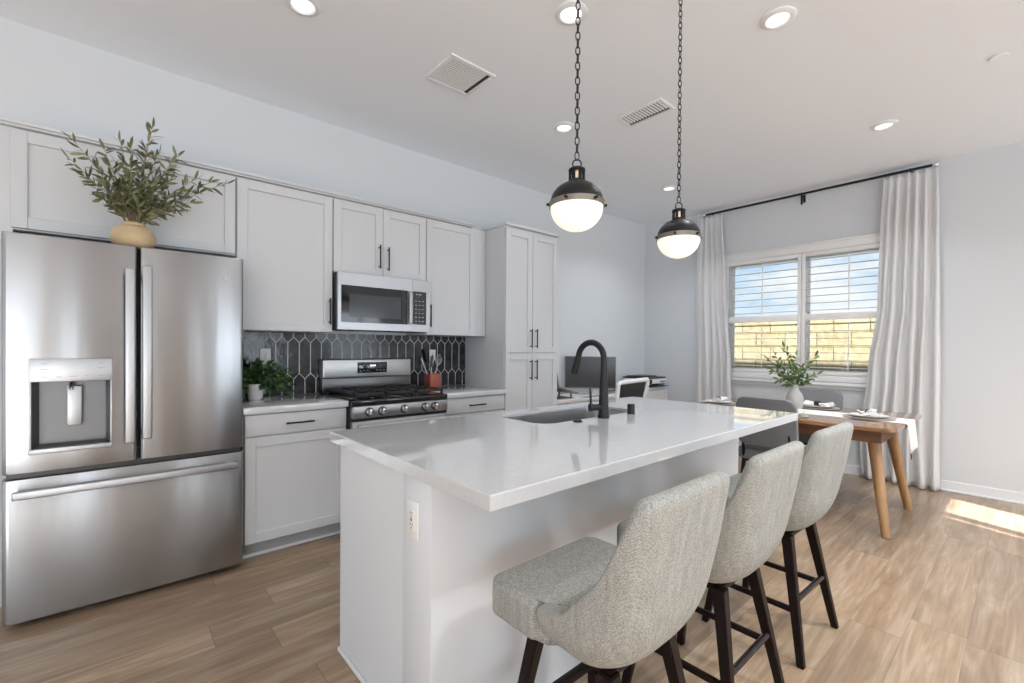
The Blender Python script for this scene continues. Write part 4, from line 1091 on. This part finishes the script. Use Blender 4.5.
# utensil holder beside the range
ux, uy = 2.098, 3.455
t = thing('utensil_holder', 'square rust-red utensil holder on the counter right of the range', 'utensil holder', (ux, uy, CT))
b = BM(); w = .050; add_box(b, ux-w, ux+w, uy-w, uy+w, CT, CT+.008, .002)
for a in ((ux-w, ux+w, uy-w, uy-w+.007), (ux-w, ux+w, uy+w-.007, uy+w), (ux-w, ux-w+.007, uy-w+.007, uy+w-.007), (ux+w-.007, ux+w, uy-w+.007, uy+w-.007)): add_box(b, *a, CT+.006, CT+.128, .002)
obj('box', b, M_RUST, t)
def utensil(name, label, base, tip, mat, head):
    o = thing(name, label, 'utensil', base, 'utensils in the rust holder')
    base, tip = Vector(base), Vector(tip); d = (tip-base).normalized(); b = BM(); add_cone(b, base, base+d*(tip-base).length*.62, .006, .005, 10); obj('handle', b, M_BLACK if mat != M_SILVER else M_SILVER, o)
    p = base+d*(tip-base).length*.62; rest = (tip-base).length*.38; b = BM(); m_ = frame_mat(p, d)
    if head == 'whisk':
        for k in range(4):
            a = PI*k/4; add_tube(b, [m_ @ Vector((.028*math.sin(PI*i/10)*math.cos(a)*(1 if i <= 10 else 1), .028*math.sin(PI*i/10)*math.sin(a), rest*(i/10))) for i in range(11)], .0014, 5)
            add_tube(b, [m_ @ Vector((-.028*math.sin(PI*i/10)*math.cos(a), -.028*math.sin(PI*i/10)*math.sin(a), rest*(i/10))) for i in range(11)], .0014, 5)
    elif head == 'spatula':
        t_ = bmesh.new(); add_prism(t_, rrect(-.032, .032, 0, rest, .012), -.0025, .0025, .001); merge(b, t_, m_ @ Matrix.Rotation(PI/2, 4, 'X'))
    else:
        t_ = bmesh.new(); add_lathe(t_, [(0, 0), (.5, .12), (.85, .35), (1, .6), (.8, .85), (.4, .97), (0, 1)], 0, 0, 16); bmesh.ops.scale(t_, vec=(.030, .010, rest), verts=t_.verts[:]); merge(b, t_, m_)
    obj('head', b, mat, o)
utensil('spatula', 'grey spatula leaning left out of the rust holder', (ux-.008, uy-.005, CT+.012), (ux-.10, uy+.03, CT+.265), M_SILVER, 'spatula')
utensil('cooking_spoon', 'dark round spoon at the left rear of the rust holder', (ux+.01, uy+.02, CT+.012), (ux-.055, uy+.08, CT+.345), M_BLACK, 'spoon')
utensil('whisk', 'wire whisk leaning right out of the rust holder', (ux-.01, uy-.02, CT+.012), (ux+.095, uy+.03, CT+.30), M_SILVER, 'whisk')
utensil('ladle', 'steel ladle standing upright in the middle of the rust holder', (ux-.015, uy+.012, CT+.012), (ux+.02, uy+.04, CT+.285), M_SILVER, 'spoon')

# ------------------------------------------------------------------ dining table
TX0, TX1, TY0, TY1, TZ = 3.80, 4.91, .565, 2.14, .757
t = thing('dining_table', 'walnut dining table with splayed honey legs by the window', 'table', ((TX0+TX1)/2, (TY0+TY1)/2, 0))
b = BM(); add_prism(b, rrect(TX0, TX1, TY0, TY1, .05, 6), TZ-.026, TZ, .006, 3); obj('tabletop', b, M_TABLE, t)
b = BM(); ax0, ax1, ay0, ay1 = TX0+.09, TX1-.09, TY0+.09, TY1-.09
add_box(b, ax0, ax0+.022, ay0, ay1, TZ-.115, TZ-.026); add_box(b, ax1-.022, ax1, ay0, ay1, TZ-.115, TZ-.026); add_box(b, ax0+.022, ax1-.022, ay0, ay0+.022, TZ-.115, TZ-.026); add_box(b, ax0+.022, ax1-.022, ay1-.022, ay1, TZ-.115, TZ-.026)
obj('apron', b, wood_mat('walnut_apron', (.12, .05, .022), (.21, .10, .045), 1, .5), t, 0)
tcx, tcy = (TX0+TX1)/2, (TY0+TY1)/2
for sx in (-1, 1):
    for sy in (-1, 1):
        b = BM(); add_cone(b, (tcx+sx*.275, tcy+sy*.615, TZ-.028), (tcx+sx*.425, tcy+sy*.722, 0), .043, .025, 20); obj('leg', b, M_TLEG, t)
# runner
bm = BM(); g = []; x0, x1 = 4.16, 4.47; path = []
for i in range(26): path.append((TY1-.38-(TY1-.38-TY0-.004)*i/25, TZ+.0035))
for i in range(1, 7):
    a = PI/2*i/6; path.append((TY0+.004-.014*math.sin(a), TZ+.0035-.014*(1-math.cos(a))))
for i in range(1, 9): path.append((TY0-.010-.002*i, TZ-.0105-.023*i))
for (y, z) in path:
    row = []
    for k in range(13):
        u = k/12; dz = max(0, TZ-z); row.append(bm.verts.new((x0+(x1-x0)*u+.02*dz*math.sin(5*u), y-.02*dz*math.sin(7*u+1)*(1 if dz > .02 else 0)-(.0), z-(.03*dz*(u*2)))))
    g.append(row)
for a, c_ in zip(g, g[1:]):
    for k in range(12): bm.faces.new((a[k], a[k+1], c_[k+1], c_[k])).smooth = True
t = thing('table_runner', 'white linen runner hanging over the near end of the dining table', 'table runner', ((x0+x1)/2, tcy, TZ))
o = obj('cloth', bm, M_LINEN, t, 0); m = o.modifiers.new('c', 'SOLIDIFY'); m.thickness = .003; m.offset = 0
b = BM()
for k in range(7): add_cone(b, (x0+.004+.002*k, g[-1] and TY0-.028, .555), (x0-.006+.004*k, TY0-.03, .515), .003, .0015, 6)
obj('tassel', b, pmat('dark_tassel', (.04, .04, .045), .9), t)
# vase and branches on the table
vx, vy = 4.256, 1.285
b = BM(); add_lathe(b, [(.038, TZ+.0055), (.050, TZ+.02), (.062, TZ+.075), (.064, TZ+.115), (.052, TZ+.155), (.030, TZ+.185), (.026, TZ+.20), (.029, TZ+.228), (.025, TZ+.228), (.021, TZ+.20), (0, TZ+.19)], vx, vy, 32)
o = obj('bottle_vase', b, M_GREYVASE, None, 40, loc=(vx, vy, TZ+.005)); tag(o, 'ribbed grey bottle vase in the middle of the dining table', 'vase')
t = thing('leafy_branches', 'green leafy stems standing in the grey dining table vase', 'branches', (vx, vy, TZ+.2))
rnd = random.Random(11); bl, bs = BM(), BM()
tips = [(4.25, 1.365, 1.295), (4.22, 1.33, 1.26), (4.28, 1.54, 1.155), (4.22, 1.48, 1.19), (4.24, 1.43, 1.23), (4.26, 1.145, 1.225), (4.24, 1.18, 1.17), (4.25, 1.125, 1.075), (4.2, 1.22, 1.13), (4.18, 1.28, 1.16), (4.3, 1.29, 1.22), (4.24, 1.40, 1.02), (4.2, 1.35, 1.05), (4.27, 1.18, 1.05), (4.17, 1.30, 1.03), (4.22, 1.44, 1.10), (4.3, 1.40, 1.12), (4.22, 1.25, 1.06)]
for i, tp in enumerate(tips):
    a = 2*PI*i/len(tips); branch(bl, bs, (vx+.008*math.cos(a), vy+.008*math.sin(a), TZ+.195), tp, rnd, 13, .054, .019, .0026, .08, .25)
obj('foliage', bl, M_MID, t, 0); obj('stems', bs, M_GSTEM, t)
# place settings: charger, plate, folded napkin, ring
def setting(x, y, rz, words, zb=TZ):
    where = words
    b = BM(); add_lathe(b, [(.12, zb), (.160, zb+.004), (.165, zb+.007), (.115, zb+.006), (0, zb+.006)], x, y, 40)
    c = obj('charger_plate', b, M_CHARGER, None, loc=(x, y, zb)); tag(c, 'round woven charger ' + where, 'charger', 'place settings on the dining table')
    z1 = zb+.0068
    b = BM(); add_lathe(b, [(.07, z1), (.115, z1+.010), (.125, z1+.014), (.112, z1+.012), (.07, z1+.005), (0, z1+.004)], x, y, 40)
    c = obj('dinner_plate', b, M_PLATE, None, loc=(x, y, z1)); tag(c, 'white plate ' + where, 'plate', 'place settings on the dining table')
    z2 = z1+.0095
    bm = BM(); rn = random.Random(int(x*100)); N = 18; rows = []
    for i in range(N+1):
        u = -1+2*i/N; wv = .010+.052*abs(u)**1.1; col = []
        for k in range(9):
            v = -1+2*k/8; hgt = .018+.022*(1-abs(u))*0+.016*math.sin(3*v+u*4)*abs(u)+.014*(1-v*v)
            col.append(Vector((u*.115, v*wv, hgt)))
        rows.append(col)
    m_ = Matrix.Translation((x, y, z2)) @ Matrix.Rotation(rz, 4, 'Z')
    tv = [[bm.verts.new(m_ @ p) for p in r] for r in rows]; bv = [[bm.verts.new(m_ @ Vector((p.x, p.y*.97, .011+.004*abs(p.x)/.11))) for p in r] for r in rows]
    for i in range(N):
        for k in range(8):
            bm.faces.new((tv[i][k], tv[i+1][k], tv[i+1][k+1], tv[i][k+1])).smooth = True; bm.faces.new((bv[i][k], bv[i][k+1], bv[i+1][k+1], bv[i+1][k])).smooth = True
        for k in (0, 8): bm.faces.new((tv[i][k], bv[i][k], bv[i+1][k], tv[i+1][k]))
    for i in (0, N):
        for k in range(8): bm.faces.new((tv[i][k], tv[i][k+1], bv[i][k+1], bv[i][k]))
    c = obj('linen_napkin', bm, M_LINEN, None, 60, loc=(x, y, z2)); tag(c, 'bunched white napkin ' + where, 'napkin', 'place settings on the dining table')
    bm = BM(); t_ = bmesh.new(); rp = []
    for ro, ri in ((.0225, .0195),):
        for sgn in (0,):
            A = [(ro, -.02), (ro, .02), (ri, .02), (ri, -.02), (ro, -.02)]
            add_lathe(t_, A, 0, 0, 24, False, False)
    merge(bm, t_, m_ @ Matrix.Translation((0, 0, .0245)) @ Matrix.Rotation(PI/2, 4, 'Y'))
    c = obj('napkin_ring', bm, M_RING, None, loc=(x, y, z2)); tag(c, 'dark bronze napkin ring ' + where, 'napkin ring', 'place settings on the dining table')
setting(4.30, .80, .3, 'at the near end of the dining table', TZ+.0055)
setting(4.33, 1.955, .2, 'at the far end of the dining table, beyond the island')
setting(4.70, 1.24, 1.4, 'in front of the chair under the window')
setting(3.975, 1.27, 1.5, 'on the table side nearest the island')
# dining chairs
def make_chair(label):
    t = thing('dining_chair', label, 'chair', (0, 0, 0), 'grey dining chairs')
    def cushion(poly_x, z0, z1, yc, th, curve):   # back panel: rounded, slightly curved
        bm = BM(); NX, NZ = 20, 10; pts = []
        tmp = bmesh.new(); add_prism(tmp, rrect(-poly_x, poly_x, z0, z1, .055, 8), -th/2, th/2, .014, 3)
        for v in tmp.verts:
            x, z, y = v.co.x, v.co.y, v.co.z
            v.co = Vector((x, yc-y+curve*(1-(x/poly_x)**2)*-1-(z-z0)*.14, z))
        merge(bm, tmp); return bm
    obj('backrest', cushion(.205, .52, .868, -.215, .030, .02), M_GREYUP, t, 40)
    obj('back_cushion', cushion(.2055, .52, .8685, -.188, .026, .02), M_GREYLT, t, 40)
    b = BM(); add_prism(b, rrect(-.225, .225, -.21, .24, .05, 6), .405, .475, .018, 3); obj('seat', b, M_GREYUP, t, 40)
    b = BM(); add_box(b, -.19, .19, -.18, .205, .38, .404, .004); obj('seat_frame', b, M_LEG, t)
    for s in (-1, 1):
        b = BM(); add_cone(b, (s*.165, .18, .382), (s*.19, .22, 0), .017, .010, 12); obj('leg', b, M_LEG, t)
        b = BM(); add_tube(b, [(s*.16, -.243, .62), (s*.165, -.222, .52), (s*.17, -.19, .40), (s*.185, -.25, 0)], [.008, .012, .016, .010], 10); obj('leg', b, M_LEG, t)
    return t
ch = make_chair('grey upholstered dining chair with its back to the island')
ch.scale = (1, 1, 1.045); ch.location = (3.915, 1.303, 0); ch.rotation_euler = (0, 0, -PI/2)
c2 = copy_tree(ch); c2['label'] = 'grey upholstered dining chair under the window, facing the island'
c2.scale = (1, 1, 1); c2.location = (5.075, 1.40, 0); c2.rotation_euler = (0, 0, PI/2)

# ------------------------------------------------------------------ desk corner
DZ = .74
t = thing('writing_desk', 'white desk against the wall between pantry and corner', 'desk', (4.45, 3.25, 0))
b = BM(); add_box(b, 3.28, 5.50, 3.14, 3.59, DZ-.035, DZ, .003); obj('desktop', b, M_WPLASTIC, t)
for x in (3.30, 5.455):
    b = BM(); add_box(b, x, x+.04, 3.15, 3.57, 0, DZ-.035); obj('side_panel', b, M_WPLASTIC, t, 0)
b = BM(); add_box(b, 3.34, 5.455, 3.53, 3.55, .30, DZ-.035); obj('back_panel', b, M_WPLASTIC, t, 0)
b = BM(); add_box(b, 4.85, 5.454, 3.16, 3.5, .05, DZ-.036); obj('drawer_unit', b, M_WPLASTIC, t, 0)
t = thing('computer_monitor', 'dark computer monitor on the white desk, behind the faucet', 'monitor', (4.125, 3.34, DZ)); t_rot = math.atan2(-3.34, -4.09)+PI/2
b = BM(); add_box(b, -.292, .292, 0, .028, .068, .44, .004); loc0 = (4.125, 3.34, DZ)
def mloc(bm): bmesh.ops.translate(bm, vec=Vector(loc0), verts=bm.verts[:]); return bm
obj('housing', mloc(b), M_GPLASTIC, t)
b = BM(); add_box(b, -.284, .284, -.002, .001, .082, .433); obj('screen', mloc(b), M_SCREEN, t, 0)
b = BM(); add_box(b, -.03, .03, .028, .05, .01, .25, .004); add_box(b, -.10, .10, -.02, .13, 0, .010, .004); obj('stand', mloc(b), M_SILVER, t)
t.rotation_euler = (0, 0, t_rot)
t = thing('laptop', 'dark laptop raised on a slanted stand beside the pantry', 'laptop', (3.565, 3.33, DZ)); loc0 = (3.565, 3.33, DZ)
tl = Matrix.Translation((0, 0, .088)) @ Matrix.Rotation(math.radians(16), 4, 'Y')
b = BM(); add_box(b, -.16, .16, -.17, .17, 0, .014, .004); bmesh.ops.transform(b, matrix=tl, verts=b.verts[:]); obj('base', mloc(b), M_GPLASTIC, t)
b = BM()
for r in range(5):
    for k in range(12): add_box(b, -.10+r*.030, -.076+r*.030, -.15+k*.0252, -.129+k*.0252, .0142, .017)
bmesh.ops.transform(b, matrix=tl, verts=b.verts[:]); obj('keyboard', mloc(b), M_BLKPLASTIC, t, 0)
b = BM(); add_box(b, -.004, .004, -.17, .17, 0, .22, .003); bmesh.ops.transform(b, matrix=tl @ Matrix.Translation((-.162, 0, .012)) @ Matrix.Rotation(math.radians(-30), 4, 'Y'), verts=b.verts[:]); obj('lid', mloc(b), M_GPLASTIC, t)
b = BM(); add_box(b, -.13, .14, -.10, .10, 0, .006, .002)
for yy in (-.09, .08): add_box(b, -.12, -.105, yy, yy+.014, .004, .118); add_box(b, .115, .13, yy, yy+.014, .004, .055)
obj('laptop_stand', mloc(b), M_GPLASTIC, t)
o = obj('desk_mat', box(3.80, 4.20, 3.145, 3.22, DZ, DZ+.004, .001), M_GPLASTIC, None, 0, loc=(4.05, 3.2, DZ)); tag(o, 'dark grey desk mat lying in front of the monitor', 'desk mat')
t = thing('keyboard', 'slim dark keyboard lying on the desk right of the monitor', 'keyboard', (4.53, 3.3, DZ))
obj('keyboard_base', box(4.36, 4.70, 3.24, 3.36, DZ, DZ+.03, .004), M_GPLASTIC, t)
b = BM()
for r in range(4):
    for k in range(12): add_box(b, 4.372+k*.0267, 4.394+k*.0267, 3.25+r*.026, 3.27+r*.026, DZ+.0302, DZ+.033)
obj('keys', b, M_BLKPLASTIC, t, 0)
# desk chair
t = thing('desk_chair', 'white-framed desk chair with dark mesh back pulled up to the desk', 'chair', (3.70, 2.72, 0)); loc0 = (3.70, 2.72, 0)
fr = [(-.262, .60), (-.262, .945), (-.243, .962), (.185, .976), (.202, .960), (.125, .60), (.10, .575), (-.225, .575)]
b = BM(); add_tube(b, [(x, -.20-.04*math.cos(x*4)-(z-.6)*.12, z) for x, z in fr], .021, 10, True); obj('back_frame', mloc(b), M_WPLASTIC, t)
bm = BM(); fv = [bm.verts.new((x*.95, -.20-.04*math.cos(x*4)-(z-.6)*.12+.004, .77+(z-.77)*.95)) for x, z in fr]; bv = [bm.verts.new(v.co+Vector((0, .008, 0))) for v in fv]
bm.faces.new(fv); bm.faces.new(bv[::-1])
for i in range(8): bm.faces.new((fv[i], fv[(i+1) % 8], bv[(i+1) % 8], bv[i]))
obj('back_mesh', mloc(bm), M_BLKPLASTIC, t, 0)
b = BM(); add_prism(b, rrect(-.24, .24, -.20, .24, .07, 6), .42, .49, .02, 3); obj('seat', mloc(b), M_GPLASTIC, t)
b = BM(); add_tube(b, [(-.05, -.24, .60), (-.05, -.25, .48), (-.02, -.12, .41), (0, 0, .405)], .018, 10); obj('back_support', mloc(b), M_WPLASTIC, t)
b = BM(); add_cone(b, (0, 0, .09), (0, 0, .42), .028, .022, 16)
for k in range(5):
    a = 2*PI*k/5+.3; add_cone(b, (0, 0, .10), (.27*math.cos(a), .27*math.sin(a), .075), .024, .015, 10)
obj('base', mloc(b), M_WPLASTIC, t)
for k in range(5):
    a = 2*PI*k/5+.3; cx_, cy_ = .27*math.cos(a), .27*math.sin(a); b = BM(); add_cone(b, (cx_-.018*math.sin(a), cy_+.018*math.cos(a), .028), (cx_+.018*math.sin(a), cy_-.018*math.cos(a), .028), .028, n=14); add_cone(b, (cx_, cy_, .03), (cx_, cy_, .075), .008, n=8); obj('caster', mloc(b), M_BLKPLASTIC, t)
# printer
t = thing('printer', 'white and black printer in the desk corner', 'printer', (5.25, 3.33, DZ))
qx0, qx1, qy0, qy1 = 5.035, 5.48, 3.16, 3.53; b = BM()
add_box(b, qx0, qx1, qy0+.02, qy1, DZ, DZ+.04, .004); add_box(b, qx0, qx1, qy0, qy1, DZ+.082, DZ+.145, .006); add_box(b, qx0, qx0+.10, qy0+.02, qy1, DZ+.04, DZ+.082); add_box(b, qx1-.02, qx1, qy0+.02, qy1, DZ+.04, DZ+.082)
obj('body', b, M_WPLASTIC, t)
b = BM(); add_box(b, qx0+.10, qx1-.02, qy0+.10, qy1-.02, DZ+.04, DZ+.082); add_box(b, qx0-.001, qx0+.09, qy0+.012, qy1-.01, DZ+.048, DZ+.078, .002); add_box(b, qx0+.02, qx1-.03, qy0-.05, qy0+.10, DZ+.046, DZ+.058, .003); obj('paper_tray', b, M_BLKPLASTIC, t)
b = BM(); add_box(b, qx0+.002, qx1-.004, qy0+.004, qy1, DZ+.146, DZ+.166, .005); add_box(b, qx0+.02, qx1-.10, qy0+.08, qy1-.04, DZ+.166, DZ+.182, .005); obj('scanner_lid', b, M_BLKPLASTIC, t)
b = BM(); add_box(b, qx0+.02, qx0+.10, qy0-.004, qy0+.002, DZ+.086, DZ+.142, .002); pd = obj('control_screen', b, M_BLKGLASS, t)
b = BM(); add_box(b, qx1-.15, qx1-.02, qy0-.0015, qy0+.001, DZ+.098, DZ+.118); obj('panel_marks', b, M_ICON, t, 0)
